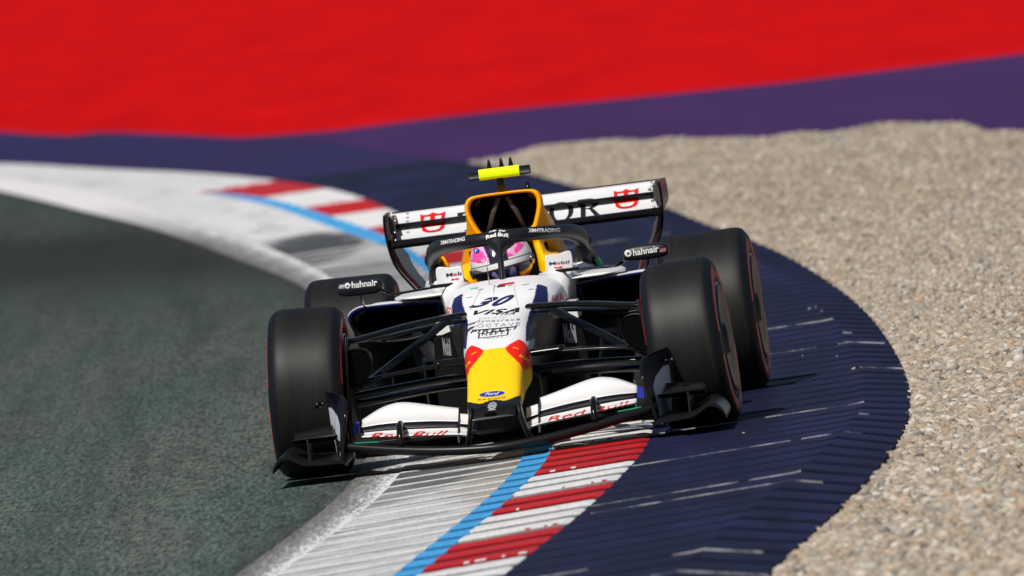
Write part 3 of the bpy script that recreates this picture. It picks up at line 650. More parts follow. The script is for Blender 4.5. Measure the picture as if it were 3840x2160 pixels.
# ---------------------------------------------------------------- sidepods, floor, engine cover
for s in (-1, 1):
    # inlet: rounded frame, lip navy, top white
    fr = path([(.300, 1.58, .555), (.292, 1.57, .600), (.305, 1.56, .622), (.44, 1.56, .634), (.60, 1.56, .639), (.660, 1.57, .634), (.700, 1.58, .606), (.697, 1.60, .560), (.672, 1.62, .515), (.60, 1.62, .47), (.45, 1.62, .46), (.34, 1.60, .49), (.300, 1.58, .555)], 6)[:-1]
    fr = [np.array((s * p[0], p[1], p[2])) for p in fr]; cc = np.array((s * .50, 1.6, .555))
    def shrink(p, k, dy):
        q = cc + (p - cc) * np.array((1 - k * .9 / 1.9, 1, 1 - k)); q[1] = p[1] + dy; return q
    rings = []; cols_ = []
    back = [(3.9, .30, .22, .50, .10), (3.3, .42, .30, .58, .10), (2.6, .52, .34, .615, .10), (2.0, .515, .36, .635, .10), (1.75, .50, .38, .638, .16)]
    N_ = len(fr)
    for (y, xc_, xh, zt_, zb_) in back:
        rr_ = []
        for p in fr:
            dx = (p[0] * s - .50) / .205; dz = (p[2] - .55) / .09
            m__ = max(abs(dx), abs(dz), .01) ; rr_.append((s * (max(.12, xc_ - .06) + dx * xh * .62), y, (zt_ + zb_) / 2 + dz / 1.0 * (zt_ - zb_) / 2))
        rings.append(rr_)
    rings.append([tuple(p + np.array((0, .06, .000))) for p in fr])
    rings.append([tuple(p + np.array((0, .015, 0))) for p in fr])
    rings.append([tuple(shrink(p, .05, -.008)) for p in fr])
    rings.append([tuple(shrink(p, .17, .000)) for p in fr])
    rings.append([tuple(shrink(p, .26, .03)) for p in fr])
    V_, F_ = ring_loft(rings, True, True, False)
    C_ = []
    for i, v in enumerate(V_):
        k = i // N_
        if k >= len(rings) - 3: c_ = (.012, .016, .10) if v[2] > .575 else (.006, .006, .008)
        elif v[2] > .60: c_ = WHITE
        elif k >= len(rings) - 5: c_ = BLK
        else: c_ = NAVY if v[2] > .57 else BLK
        C_.append(c_)
    sp_ = part("sidepod", (V_, F_), M_paint, paint=C_)
    part("radiator_duct", ring_loft([[tuple(shrink(p, .24, .02)) for p in fr], [tuple(shrink(p, .34, .40)) for p in fr]], True, False, True), M_void, sp_)
    # lower body under the inlet
    part("undercut", ring_loft([[(s * x_, y, z_) for x_, z_ in ((.10, .10), (xo_, .10), (xo_ + .02, .28), (xo_ + .05, .44), (xo_ + .03, .50), (.10, .50))] for y, xo_ in ((1.62, .40), (2.2, .46), (3.0, .36), (3.8, .18))]), M_carbon, sp_)
    part("floor_fence", extr([(s * .50, .95, .07), (s * .505, 1.0, .20), (s * .52, 1.25, .33), (s * .53, 1.75, .30), (s * .53, 1.8, .07)], (s * .008, .0, 0)), M_carbon, sp_, False)
    part("floor_fence", extr([(s * .36, .90, .07), (s * .365, .95, .26), (s * .38, 1.25, .40), (s * .39, 1.7, .36), (s * .39, 1.75, .07)], (s * .008, .0, 0)), M_carbon, sp_, False)
    part("turning_vane", extr([(s * .185, 1.02, .10), (s * .185, 1.02, .50), (s * .24, 1.00, .502), (s * .315, .99, .482), (s * .33, 1.0, .30), (s * .33, 1.02, .10)], (0, .012, 0)), M_carbon, car, False, bevel=.002)
    part("chassis_side", extr([(s * .17, 1.06, .49), (s * .18, 1.06, .57), (s * .30, 1.06, .56), (s * .305, 1.06, .49)], (0, .4, 0)), M_white, car, False)
ft = [(-.30, 1.02), (-.62, 1.10), (-.74, 1.25), (-.79, 1.7), (-.79, 2.75), (-.52, 2.95), (-.50, 3.95), (.50, 3.95), (.52, 2.95), (.79, 2.75), (.79, 1.7), (.74, 1.25), (.62, 1.10), (.30, 1.02)]
part("floor", extr([(x, y, .055) for x, y in ft], (0, 0, .018)), M_carbon, car, False, bevel=.003)
part("keel", box(-.15, .15, .25, 1.6, .075, .30), M_carbon, car, False, bevel=.02)
part("diffuser", extr([(-.48, 3.72, .075), (-.48, 4.05, .19), (.48, 4.05, .19), (.48, 3.72, .075)], (0, .02, .012)), M_carbon, car, False)
# rear crash structure, light, rear arms
part("rear_crash_structure", ring_loft([sup(.10, .38, .09, 3.6, 3), sup(.07, .40, .05, 4.2, 3), sup(.05, .41, .035, 4.3, 3)]), M_carbon)
for s in (-1, 1):
    part("rear_wishbone", blade([(s * .12, 3.3, .48), (s * .35, 3.35, .45), (s * .60, 3.38, .42)], .035, .011), M_arm)
    part("rear_wishbone", blade([(s * .10, 3.5, .24), (s * .35, 3.45, .25), (s * .60, 3.4, .26)], .035, .011), M_arm)
    part("rear_brake_duct", ring_loft([[(s * x, 3.4 + r * math.cos(a), .355 + r * math.sin(a)) for a in np.linspace(0, 6.283, 33)[:-1]] for x, r in ((.52, .16), (.53, .20), (.60, .21))]), M_carbon)

# engine cover with the airbox
AO = [(-.128, .862), (-.150, .905), (-.164, .945), (-.169, .985), (-.160, 1.014), (-.138, 1.031), (-.09, 1.036), (0, 1.037), (.09, 1.036), (.138, 1.031), (.160, 1.014), (.169, .985), (.164, .945), (.150, .905), (.128, .862), (.06, .838), (-.06, .838)]
ao = [np.array(p) for p in path([(x, 0, z) for x, z in AO] + [(AO[0][0], 0, AO[0][1])], 5)[:-1]]
ctr = np.array((0, 0, .95))
def aring(y, kx, kz, dz=0, fn=None):
    out = []
    for p in ao:
        q = ctr + (p - ctr) * np.array((kx, 1, kz)); x, z = q[0], q[2] + dz
        if fn: x, z = fn(x, z)
        out.append((float(x), y, float(z)))
    return out
def shoulders(y):
    k_ = float(np.interp(y, [2.2, 2.35, 2.7, 3.2, 3.95], [.86, 1, 1, .72, .25])); zt_ = float(np.interp(y, [2.1, 2.5, 3.0, 3.5, 3.95], [1.034, 1.01, .94, .82, .66])); zb_ = float(np.interp(y, [2.1, 2.3, 3.95], [.78, .50, .34]))
    out = []
    for p in ao:
        t = (p[2] - .838) / .199; z = zb_ + (zt_ - zb_) * t; sx_ = abs(p[0]) / .169; d = (zt_ - z)
        w_ = float(np.interp(d, [0, .01, .04, .10, .16, .22, .30, .5], [.07, .105, .140, .172, .196, .215, .235, .24])) * k_
        e_ = min(1, sx_ * 1.25) if t > .9 else min(1, sx_ * 1.6 if t < .15 else 1)
        out.append((math.copysign(e_ * w_, p[0]), y, float(z)))
    return out
rings = [shoulders(y) for y in (3.95, 3.6, 3.2, 2.9, 2.6, 2.4, 2.25)] + [aring(2.16, 1.0, 1.0, -.003), aring(2.10, 1.0, 1.0), aring(2.062, .995, .995), aring(2.044, .955, .96), aring(2.050, .895, .90), aring(2.078, .855, .86)]
V_, F_ = ring_loft(rings, True, True, False)
AY = (1.0, .40, .0)
C_ = []
for v in V_:
    c_ = AY
    if v[1] > 2.2 and v[2] < .66: c_ = NAVY
    elif v[1] > 2.35 and (math.sin(v[1] * 17 + v[2] * 45) + math.sin(v[2] * 63 - v[1] * 9)) > 1.0 and .70 < v[2] < .86: c_ = (.55, .02, .01)
    C_.append(c_)
ec = part("engine_cover", (V_, F_), M_paint, paint=C_, label="yellow engine cover with the roll hoop air intake")
part("intake_duct", ring_loft([aring(2.076, .862, .866), aring(2.35, .70, .68)], True, False, True), M_void, ec)
for s in (-1, 1): part("duct_strut", tube([(s * .018, 2.09, 1.016), (s * .050, 2.10, .95), (s * .088, 2.12, .85)], (.007, .012), 8), mat("strut_dark", (.045, .035, .032), .5) if s < 0 else bpy.data.materials["strut_dark"], ec)
# side legs of the roll structure and headrest running down beside the helmet
for s in (-1, 1):
    outer = [(s * .150, .850), (s * .156, .80), (s * .166, .765), (s * .186, .75), (s * .21, .742), (s * .225, .70), (s * .225, .60)]
    inner = [(s * .105, .850), (s * .112, .80), (s * .122, .755), (s * .126, .71), (s * .128, .67), (s * .13, .63), (s * .13, .60)]
    o_ = path([(x, 0, z) for x, z in outer], 5); i_ = path([(x, 0, z) for x, z in inner], 5)
    rings = []
    for a, b in zip(o_, i_):
        m_ = (a + b) / 2; rings.append([(a[0], 2.30, a[2]), (a[0], 1.98, a[2]), ((a[0] * .75 + b[0] * .25), 1.93 - .25 * np.clip((.80 - a[2]) / .2, 0, 1), a[2] * .75 + b[2] * .25), (m_[0], 1.92 - .28 * np.clip((.80 - a[2]) / .2, 0, 1), m_[2]), (b[0], 1.97 - .25 * np.clip((.80 - a[2]) / .2, 0, 1), b[2]), (b[0], 2.30, b[2])])
    part("headrest", ring_loft(rings), M_paint, paint=[(1.0, .47, 0.0)] * (len(rings) * 6), label="yellow padded headrest side")
# cockpit side walls and rim
for s in (-1, 1):
    rings = []
    for y, zt_, xo_, xi_ in ((1.30, .690, .268, .14), (1.42, .695, .280, .17), (1.6, .700, .300, .185), (1.9, .705, .315, .20), (2.2, .69, .32, .20), (2.5, .64, .30, .18)):
        rings.append([(s * xi_, y, .30), (s * xi_, y, zt_ - .015), (s * (xi_ + .012), y, zt_), (s * (xo_ - .06), y, zt_ + .004), (s * (xo_ - .02), y, zt_ - .012), (s * xo_, y, zt_ - .045), (s * (xo_ - .02), y, .50), (s * (xo_ - .08), y, .30)])
    part("cockpit_side", ring_loft(rings), M_paint, paint=[WHITE if (i % 8) in (3, 4, 5) else ((.30, .31, .34) if (i % 8) in (1, 2) else BLK) for i in range(48)])
    # white plates with the oil company lettering
    pl = path([(s * .176, 0, .668), (s * .180, 0, .745), (s * .190, 0, .760), (s * .235, 0, .759), (s * .270, 0, .766), (s * .289, 0, .762), (s * .294, 0, .735), (s * .290, 0, .690), (s * .280, 0, .668)], 5)
    part("cockpit_deflector", extr([(p[0], 1.42 + .15 * (abs(p[0]) - .176), p[2]) for p in pl], (0, .05, 0)), M_white, car, False, bevel=.004)
    part("shoulder_fairing", ring_loft([sup(.075, .648, .002, 1.44, 2.2, 32, None, s * .335), sup(.105, .649, .009, 1.52, 2.2, 32, None, s * .355), sup(.125, .646, .018, 1.75, 2.2, 32, None, s * .375), sup(.12, .64, .026, 2.1, 2.2, 32, None, s * .37), sup(.07, .60, .03, 2.7, 2.4, 32, None, s * .34)]), M_white)
    part("halo_fairing", ring_loft([[(s * a_, y, z_) for a_, z_ in sec] for y, sec in (
        (1.80, ((.285, .655), (.289, .690), (.293, .694), (.300, .690), (.306, .655))), (1.95, ((.285, .65), (.288, .698), (.310, .702), (.335, .694), (.350, .65))),
        (2.15, ((.285, .64), (.290, .700), (.340, .706), (.375, .694), (.395, .64))), (2.5, ((.285, .62), (.290, .68), (.33, .69), (.365, .68), (.385, .62))), (3.0, ((.26, .55), (.265, .60), (.28, .61), (.30, .60), (.31, .55))))]), M_white)
    part("halo_mount", ring_loft([[(s * a_, y, z_) for a_, z_ in sec] for y, sec in (
        (1.93, ((.296, .69), (.300, .77), (.318, .79), (.334, .77), (.342, .69))), (2.05, ((.276, .68), (.292, .78), (.318, .80), (.344, .775), (.362, .68))),
        (2.25, ((.262, .67), (.280, .76), (.315, .78), (.350, .755), (.376, .67))), (2.7, ((.27, .60), (.28, .66), (.31, .67), (.34, .66), (.36, .60))))]), M_halo)
    if s < 0: part("cockpit_padding", ring_loft([[(s * a_, y, z_) for a_, z_ in sec] for y, sec in (
        (2.00, ((.258, .69), (.268, .75), (.286, .795), (.292, .795), (.280, .69))), (2.15, ((.256, .69), (.266, .75), (.284, .790), (.292, .79), (.290, .69))))]), M_yel)
part("green_patch", extr([(.362, 2.02, .700), (.378, 2.02, .706), (.392, 2.02, .672), (.380, 2.02, .655)], (0, .16, 0)), M_dgreen, car, False)
part("cockpit_bulkhead", box(-.17, .17, 2.02, 2.05, .3, .80), M_void, car, False)
part("seat", extr([(0, 1.55, .16), (0, 1.9, .14), (0, 2.02, .45), (0, 2.03, .62), (0, 1.98, .62), (0, 1.94, .45), (0, 1.84, .22), (0, 1.55, .22)], (.001, 0, 0)) if False else box(-.165, .165, 1.93, 2.01, .16, .60), M_carbon, car, False, bevel=.02)
part("steering_wheel", join(box(-.13, .13, 1.36, 1.385, .53, .62), tube(path([(-.13, 1.37, .62), (-.15, 1.37, .575), (-.13, 1.37, .53)], 5), .014, 10), tube(path([(.13, 1.37, .62), (.15, 1.37, .575), (.13, 1.37, .53)], 5), .014, 10)), M_carbon, car, True)

# ---------------------------------------------------------------- halo
hl = [(-.318, 2.28, .665), (-.324, 2.18, .715), (-.325, 2.04, .770), (-.316, 1.88, .815), (-.285, 1.72, .838), (-.235, 1.58, .850), (-.17, 1.46, .857), (-.085, 1.385, .861), (0, 1.36, .862)]
hp = path(hl + [(-x, y, z) for x, y, z in reversed(hl[:-1])], 8)
rad = []
for p in hp:
    t = min(1, abs(p[0]) / .335); rad.append((.036 - .004 * t, .030 + .012 * max(0, (t - .7) / .3)))
halo = part("halo", tube(hp, rad, 22), M_halo, label="black halo arch with white sponsor lettering")
part("halo_pillar", tube(path([(0, 1.40, .868), (0, 1.36, .845), (-.002, 1.33, .822), (-.003, 1.30, .795), (-.003, 1.25, .74), (-.003, 1.20, .665)], 6),
     [(float(np.interp(i, [0, 6, 12, 18, 30], [.085, .074, .034, .0135, .0130])), .035) for i in range(31)], 20, (0, -1, 0)), M_halo, halo)
for s in (-1, 1):
    part("halo_winglet", ring_loft([sup(.006, .785, .018, 1.98, 2, 16, None, s * .350), sup(.012, .782, .024, 2.05, 2, 16, None, s * .356), sup(.006, .775, .016, 2.16, 2, 16, None, s * .352)]), M_halo, halo)

# ---------------------------------------------------------------- mirrors
for s in (-1, 1):
    V_, F_ = ring_loft([sup(.088, .725, .023, 1.262, 3, 36, None, s * .616), sup(.096, .725, .030, 1.272, 3.4, 36, None, s * .616), sup(.100, .725, .0325, 1.30, 3.6, 36, None, s * .616), sup(.100, .725, .033, 1.36, 3.6, 36, None, s * .616), sup(.094, .725, .029, 1.40, 3.6, 36, None, s * .616)])
    mr_ = part("mirror", (V_, F_), M_halo)
    part("mirror_glass", extr([(s * .53, 1.402, .708), (s * .70, 1.402, .708), (s * .70, 1.402, .748), (s * .53, 1.402, .748)], (0, .003, 0)), M_metal, mr_, False)
    part("mirror_stay", blade([(s * .545, 1.34, .704), (s * .515, 1.34, .698), (s * .50, 1.345, .687), (s * .47, 1.35, .680), (s * .35, 1.36, .684), (s * .24, 1.37, .689), (s * .215, 1.37, .684)], .03, .0055), M_arm, mr_)
    part("mirror_stay", box(s * .27 - .05, s * .27 + .05, 1.33, 1.36, .682, .697), M_arm, mr_, False, bevel=.003)
    part("mirror_stay", tube([(s * .618, 1.33, .704), (s * .621, 1.40, .67), (s * .622, 1.56, .636)], (.004, .012), 8), M_arm, mr_)

# ---------------------------------------------------------------- camera bar, antenna
cb = part("camera_mast", join(tube([(0, 2.12, 1.03), (0, 2.11, 1.07), (0, 2.10, 1.105)], [(.024, .028), (.017, .026), (.020, .03)], 14)), M_arm)
part("camera_bar", ring_loft([[(x, 2.09 + .030 * math.cos(a), 1.121 + .019 * math.sin(a)) for a in np.linspace(0, 6.283, 25)[:-1]] for x in (-.135, -.132, .132, .135)]), M_halo, cb, bevel=.003)
part("camera_sleeve", ring_loft([[(x, 2.09 + .0325 * math.copysign(abs(math.cos(a)) ** .6, math.cos(a)), 1.121 + .0235 * math.copysign(abs(math.sin(a)) ** .6, math.sin(a))) for a in np.linspace(0, 6.283, 33)[:-1]] for x in (-.088, -.085, .085, .088)]), M_lime, cb)
for x, y in ((-.042, 2.13), (.010, 2.16), (.052, 2.13)):
    part("aerial", tube([(x, y, 1.135), (x, y, 1.15), (x, y, 1.178), (x, y, 1.182)], [.012, .010, .005, .002], 12), M_arm, cb)
part("aerial", tube([(.10, 2.4, .99), (.10, 2.4, 1.06)], [.018, .008], 10), M_arm, ec)
part("pitot_tube", tube([(-.052, 1.02, .66), (-.052, 1.03, .74), (-.056, 1.035, .80)], [.0028, .0022, .0015], 8), M_metal)
part("nose_seam", tube([(-.028, .98, .672), (-.030, .85, .652), (-.032, .70, .617)], [.004, .003, .001], 8), M_white)

# ---------------------------------------------------------------- rear wing
rw = bpy.data.objects.new("rear_wing", None); COL.objects.link(rw); rw.parent = car
def wing_el(x0, x1, y0, y1, z0, z1, th):
    rings = []
    for x in np.linspace(x0, x1, 25):
        pr = []
        for t in np.linspace(0, 1, 9): pr.append((x, y0 + (y1 - y0) * t, z0 + (z1 - z0) * (t * .35 + .65 * t * t) + th * math.sqrt(max(0, t * 2 if t < .5 else 1)) * (1 - t) * .5 + .0))
        for t in np.linspace(1, 0, 9): pr.append((x, y0 + (y1 - y0) * t, z0 + (z1 - z0) * (t * .35 + .65 * t * t) - th * .5 * (1 - t) - .002))
        rings.append(pr)
    return ring_loft(rings)
part("main_flap", wing_el(-.597, .607, 3.86, 4.08, .818, .893, .020), M_white, rw)
part("upper_flap", wing_el(-.597, .607, 4.05, 4.20, .898, .955, .012), M_white, rw)
part("leading_edge", ring_loft([[(x, 3.85 + .045 * math.cos(a), .822 + .019 * math.sin(a)) for a in np.linspace(0, 6.283, 21)[:-1]] for x in (-.598, .608)]), M_carbon, rw)
part("slot_edge", ring_loft([[(x, 4.05 + .020 * math.cos(a), .899 + .009 * math.sin(a)) for a in np.linspace(0, 6.283, 17)[:-1]] for x in (-.598, .608)]), M_carbon, rw)
part("trailing_edge", box(-.597, .607, 4.195, 4.205, .950, .9575), M_carbon, rw, False)
for s in (-1, 1):
    zz = [.958, .92, .87, .81, .76, .72, .68, .64, .60, .52, .40]; xx_ = [.612, .616, .616, .612, .603, .590, .568, .540, .515, .495, .490]
    p_ = path([(x, 0, z) for x, z in zip(xx_, zz)], 4)
    rings = []
    for p in p_:
        yf = 3.80 + .10 * np.clip((.95 - p[2]) / .3, 0, 1) - .0; yb = 4.28 - .12 * np.clip((.80 - p[2]) / .3, 0, 1)
        ix = p[0] - .006; rings.append([(s * p[0], yf, p[2]), (s * (p[0] + .004), yf + .02, p[2]), (s * (p[0] + .014), yb, p[2]), (s * (ix + .003), yb, p[2]), (s * (ix - .012), yf + .02, p[2]), (s * ix, yf, p[2])])
    # broad inner face turned a little towards the front
    rings = [[(v[0] - (s * .055 * (v[1] - 3.8) / .5 if s < 0 or True else 0) * np.clip((.86 - v[2]) / .1, 0, 1), v[1], v[2]) for v in r] for r in rings]
    V_, F_ = ring_loft(rings)
    ep = part("rear_endplate", (V_, F_), M_maroon, rw, False)
    part("edge_strip", tube([(s * (p[0] - .001), 3.80 + .10 * np.clip((.95 - p[2]) / .3, 0, 1) - .004, p[2]) for p in p_], (.0065, .006), 8), M_carbon, rw)
    for q, z_ in enumerate((.925, .875, .842)): part("rivet", tube([(s * (.575 - .008 * (q == 0)), 3.835, z_), (s * (.575 - .008 * (q == 0)), 3.825, z_)], [.0075, .006], 10), M_metal, rw)
    part("corner_block", box(min(s * .578, s * .600), max(s * .578, s * .600), 3.93, 4.18, .866, .945), mat("block_grey", (.05, .055, .05), .4) if s < 0 else bpy.data.materials["block_grey"], rw, False, bevel=.006)
part("wing_support", tube([(0, 3.95, .55), (0, 3.95, .83)], (.012, .05), 12, (0, 1, 0)), M_carbon, rw)
part("beam_wing", wing_el(-.49, .49, 3.95, 4.15, .42, .47, .015), M_carbon, rw)

# ================================================================ LETTERING AND MARKS (projected onto the real surfaces)
DEC = {
  '30': ((-0.138, 0.603), (0.028, 0.594), (-0.089, 0.636)),
  'VISA': ((-0.132, 0.572), (0.079, 0.562), (-0.122, 0.588)),
  'visa2': ((-0.024, 0.562), (0.061, 0.556), (-0.02, 0.571)),
  'click': ((-0.098, 0.554), (0.026, 0.549), (-0.097, 0.559)),
  'dyna': ((-0.113, 0.542), (0.087, 0.53), (-0.11, 0.554)),
  'dynalogo': ((-0.152, 0.535), (-0.119, 0.538), (-0.142, 0.544)),
  'OCT': ((-0.104, 0.527), (0.089, 0.515), (-0.103, 0.538)),
  'octlogo': ((-0.144, 0.523), (-0.109, 0.527), (-0.141, 0.529)),
  'PIR': ((-0.133, 0.507), (0.073, 0.503), (-0.127, 0.518)),
  'PIRbar': ((-0.124, 0.518), (0.076, 0.512), (-0.124, 0.522)),
  'NEFTbox': ((-0.094, 0.487), (0.042, 0.486), (-0.092, 0.505)),
  'NEFT': ((-0.078, 0.495), (0.023, 0.492), (-0.076, 0.504)),
  'VODKA': ((-0.071, 0.482), (0.021, 0.479), (-0.07, 0.487)),
  'FORD': ((-0.075, 0.269), (0.032, 0.266), (-0.073, 0.287)),
  'RACING': ((-0.081, 0.259), (0.037, 0.256), (-0.08, 0.264)),
  'crest': ((-0.039, 0.217), (0.004, 0.217), (-0.035, 0.248)),
  'RBL': ((-0.546, 0.162), (-0.229, 0.134), (-0.524, 0.181)),
  'RBR': ((0.206, 0.134), (0.545, 0.153), (0.203, 0.151)),
  'XML': ((-0.265, 0.86), (-0.148, 0.87), (-0.265, 0.876)),
  'XMR': ((0.126, 0.872), (0.252, 0.853), (0.127, 0.888)),
  'RBH': ((-0.056, 0.872), (0.04, 0.869), (-0.057, 0.888)),
  'BullA': ((-0.044, 0.893), (-0.009, 0.893), (-0.043, 0.903)),
  'BullB': ((-0.003, 0.892), (0.031, 0.89), (-0.002, 0.901)),
  'haL': ((-0.648, 0.729), (-0.539, 0.728), (-0.647, 0.755)),
  'haLc': ((-0.679, 0.732), (-0.657, 0.729), (-0.676, 0.755)),
  'haLp': ((-0.704, 0.734), (-0.68, 0.733), (-0.702, 0.749)),
  'haR': ((0.562, 0.715), (0.673, 0.719), (0.563, 0.744)),
  'haRc': ((0.525, 0.717), (0.554, 0.713), (0.529, 0.745)),
  'haRp': ((0.676, 0.716), (0.702, 0.717), (0.678, 0.731)),
  'MobL': ((-0.251, 0.722), (-0.167, 0.723), (-0.249, 0.738)),
  'MobR': ((0.193, 0.717), (0.278, 0.714), (0.195, 0.73)),
  'pegL': ((-0.233, 0.703), (-0.193, 0.702), (-0.232, 0.713)),
  'pegR': ((0.21, 0.697), (0.255, 0.696), (0.211, 0.707)),
  'HUR': ((0.212, 0.571), (0.274, 0.563), (0.215, 0.601)),
  'HUL': ((-0.25, 0.578), (-0.224, 0.577), (-0.249, 0.615)),
  'MvL': ((-0.281, 0.403), (-0.249, 0.397), (-0.28, 0.48)),
  'MvR': ((0.237, 0.392), (0.288, 0.386), (0.239, 0.475)),
  'shL': ((-0.479, 0.869), (-0.359, 0.861), (-0.469, 0.942)),
  'shR': ((0.392, 0.847), (0.505, 0.848), (0.4, 0.929)),
  'T': ((-0.303, 0.888), (-0.272, 0.886), (-0.299, 0.918)),
  'O': ((0.102, 0.831), (0.212, 0.826), (0.111, 0.921)),
  'R': ((0.222, 0.831), (0.341, 0.841), (0.23, 0.911)),
  'ovalhelm': ((-0.13, 0.801), (-0.105, 0.798), (-0.128, 0.818)),
  'tinyL': ((-0.538, 0.922), (-0.517, 0.922), (-0.534, 0.957)),
  'tinyR': ((0.557, 0.868), (0.58, 0.865), (0.566, 0.94)),
}

for k in ("30", "VISA", "visa2", "click", "dyna", "dynalogo", "OCT", "octlogo", "PIR", "PIRbar", "NEFTbox", "NEFT", "VODKA"):
    DEC[k] = tuple((-.004 + (x + .012) * .95, z) for x, z in DEC[k])
DEC["RBL"] = ((-.546, .159), (-.229, .132), (-.528, .175)); DEC["RBR"] = ((.206, .136), (.545, .159), (.205, .151))
def bvh_of(objs):
    V, F = [], []
    for o in objs:
        off = len(V); M = o.matrix_parent_inverse
        V += [v.co.copy() for v in o.data.vertices]; F += [tuple(i + off for i in p.vertices) for p in o.data.polygons]
    return BVHTree.FromPolygons(V, F)
def glyphs(txt, shear=0., bold=0., space=1.):
    cu = bpy.data.curves.new("t", 'FONT'); cu.body = txt; cu.size = 1; cu.shear = shear; cu.offset = bold; cu.space_character = space; cu.resolution_u = 4
    o = bpy.data.objects.new("t", cu); COL.objects.link(o); bpy.context.view_layer.update()
    me = bpy.data.meshes.new_from_object(o.evaluated_get(bpy.context.evaluated_depsgraph_get()))
    V = [(v.co.x, v.co.y) for v in me.vertices]; F = [tuple(p.vertices) for p in me.polygons]
    bpy.data.objects.remove(o); bpy.data.curves.remove(cu); bpy.data.meshes.remove(me)
    return V, F
def fit(V):
    a = np.array(V); lo, hi = a.min(0), a.max(0); return [tuple(q) for q in (a - lo) / (hi - lo)]
def decal(V, F, key, bvh, m, parent, lift=.0011, name="lettering", cut=.008, sag=0., y0=-3):
    """V: points in the unit square of the mark's box"""
    BL, BR, TL = [np.array(q) for q in (DEC[key] if isinstance(key, str) else key)]
    W = [BL + (BR - BL) * u + (TL - BL) * v for u, v in V]
    bm = bmesh.new(); vs = [bm.verts.new((p[0], 0, p[1])) for p in W]
    for f in F:
        try: bm.faces.new([vs[i] for i in f])
        except ValueError: pass
    bmesh.ops.triangulate(bm, faces=bm.faces)
    for _ in range(7):
        es = [e for e in bm.edges if e.calc_length() > cut]
        if not es: break
        bmesh.ops.subdivide_edges(bm, edges=es, cuts=1, use_grid_fill=False); bmesh.ops.triangulate(bm, faces=bm.faces)
    dead = []
    for v in bm.verts:
        hit, nor, _, d = bvh.ray_cast(Vector((v.co.x, y0, v.co.z)), Vector((0, 1, 0)), 12)
        if hit is None: dead.append(v); continue
        if nor.y > 0: nor = -nor
        v.co = hit + nor * lift - Vector((0, lift, 0))
    bmesh.ops.delete(bm, geom=dead, context='VERTS')
    long_ = [e for e in bm.edges if abs(e.verts[0].co.y - e.verts[1].co.y) > .12]
    bmesh.ops.delete(bm, geom=long_, context='EDGES')
    me = bpy.data.meshes.new(name); bm.to_mesh(me); bm.free(); me.materials.append(m)
    o = bpy.data.objects.new(name, me); COL.objects.link(o); o.parent = parent
    for p in me.polygons:
        if p.normal.y > 0: p.flip()
    return o
def text(txt, key, bvh, m, parent, shear=0., bold=0., space=1., **k):
    V, F = glyphs(txt, shear, bold, space); return decal(fit(V), F, key, bvh, m, parent, **k)
def poly(P, key, bvh, m, parent, **k): return decal(P, [tuple(range(len(P)))], key, bvh, m, parent, name=k.pop("name", "emblem"), **k)
def circ(cx, cy, rx, ry=None, n_=24, a0=0, a1=6.2832): return [(cx + rx * math.cos(a0 + (a1 - a0) * i / n_), cy + (ry or rx) * math.sin(a0 + (a1 - a0) * i / n_)) for i in range(n_)]
def ringd(o_, i_):
    n_ = len(o_); return o_ + i_, [(i, (i + 1) % n_, n_ + (i + 1) % n_, n_ + i) for i in range(n_)]

B_nose = bvh_of([nose]); B_tip = bvh_of([tip])
text("3", ((-.140, .600), (-.044, .595), (-.097, .634)), B_nose, M_dnavy, nose, .5, .035); text("0", ((-.040, .597), (.031, .592), (-.004, .634)), B_nose, M_dnavy, nose, .5, .04)
text("VISA", "VISA", B_nose, M_decal, nose, .35, .03, 1.15); text("VISA", "visa2", B_nose, M_decal, nose, .35, .012, 1.3)
text("Click to Pay", "click", B_nose, M_dgrey, nose, 0, 0, 1.25); text("dynatrace", "dyna", B_nose, M_dgrey, nose, 0, .006, 1.15)
poly([(0, 0), (.25, .9), (.9, 1), (1, .5), (.75, .1)], "dynalogo", B_nose, M_decal, nose); poly([(.3, .35), (.4, .7), (.7, .75), (.7, .4)], "dynalogo", B_nose, M_white, nose, lift=.0019)
text("OCTAVE", "OCT", B_nose, M_dgrey, nose, 0, .0, 1.2); poly([(0, 0), (.3, .3), (.9, .5), (.3, .6), (.6, .9), (1, 1), (.5, 1), (.1, .65), (.5, .45), (.1, .3)], "octlogo", B_nose, M_dgrey, nose)
text("PIRELLI", "PIR", B_nose, M_decal, nose, .1, .02, 1.3); poly([(0, -.4), (1, -.4), (1, .5), (0, .5)], "PIRbar", B_nose, M_decal, nose, name="lettering")
V_, F_ = ringd([(0, 0), (1, 0), (1, 1), (0, 1)], [(.05, .10), (.95, .10), (.95, .9), (.05, .9)]); decal(V_, F_, "NEFTbox", B_nose, M_decal, nose)
text("NEFT", "NEFT", B_nose, M_decal, nose, 0, .01, 1.25); text("VODKA", "VODKA", B_nose, M_dgrey, nose, 0, 0, 1.4)
sx_ = lambda a, d: tuple((p[0] + d, p[1]) for p in a)
FO = sx_(DEC["FORD"], .008)
poly(circ(.5, .5, .53, .56, 40), FO, B_nose, M_dwhite, nose); poly(circ(.5, .5, .50, .50, 40), FO, B_nose, M_dblue, nose, lift=.0019)
text("Ford", (np.array(FO[0]) + (.024, .004), np.array(FO[1]) + (-.024, .004), np.array(FO[2]) + (.026, -.004)), B_nose, M_dwhite, nose, .3, .02, lift=.0027)
text("RACING", sx_(DEC["RACING"], .008), B_nose, M_dnavy, nose, .2, .01, 1.2)
CR_ = sx_(DEC["crest"], .006); Bn = bvh_of([nose, tip])
for k in range(9):
    a = k / 9 * 6.283; poly(circ(.5 + .34 * math.cos(a), .55 + .34 * math.sin(a), .13, .12, 10), CR_, Bn, M_dgrey, tip)
poly([(.3, .4), (.7, .4), (.7, .72), (.3, .72)], CR_, Bn, M_dgrey, tip); poly([(.1, .0), (.9, .0), (.8, .14), (.2, .14)], CR_, Bn, M_dgrey, tip)
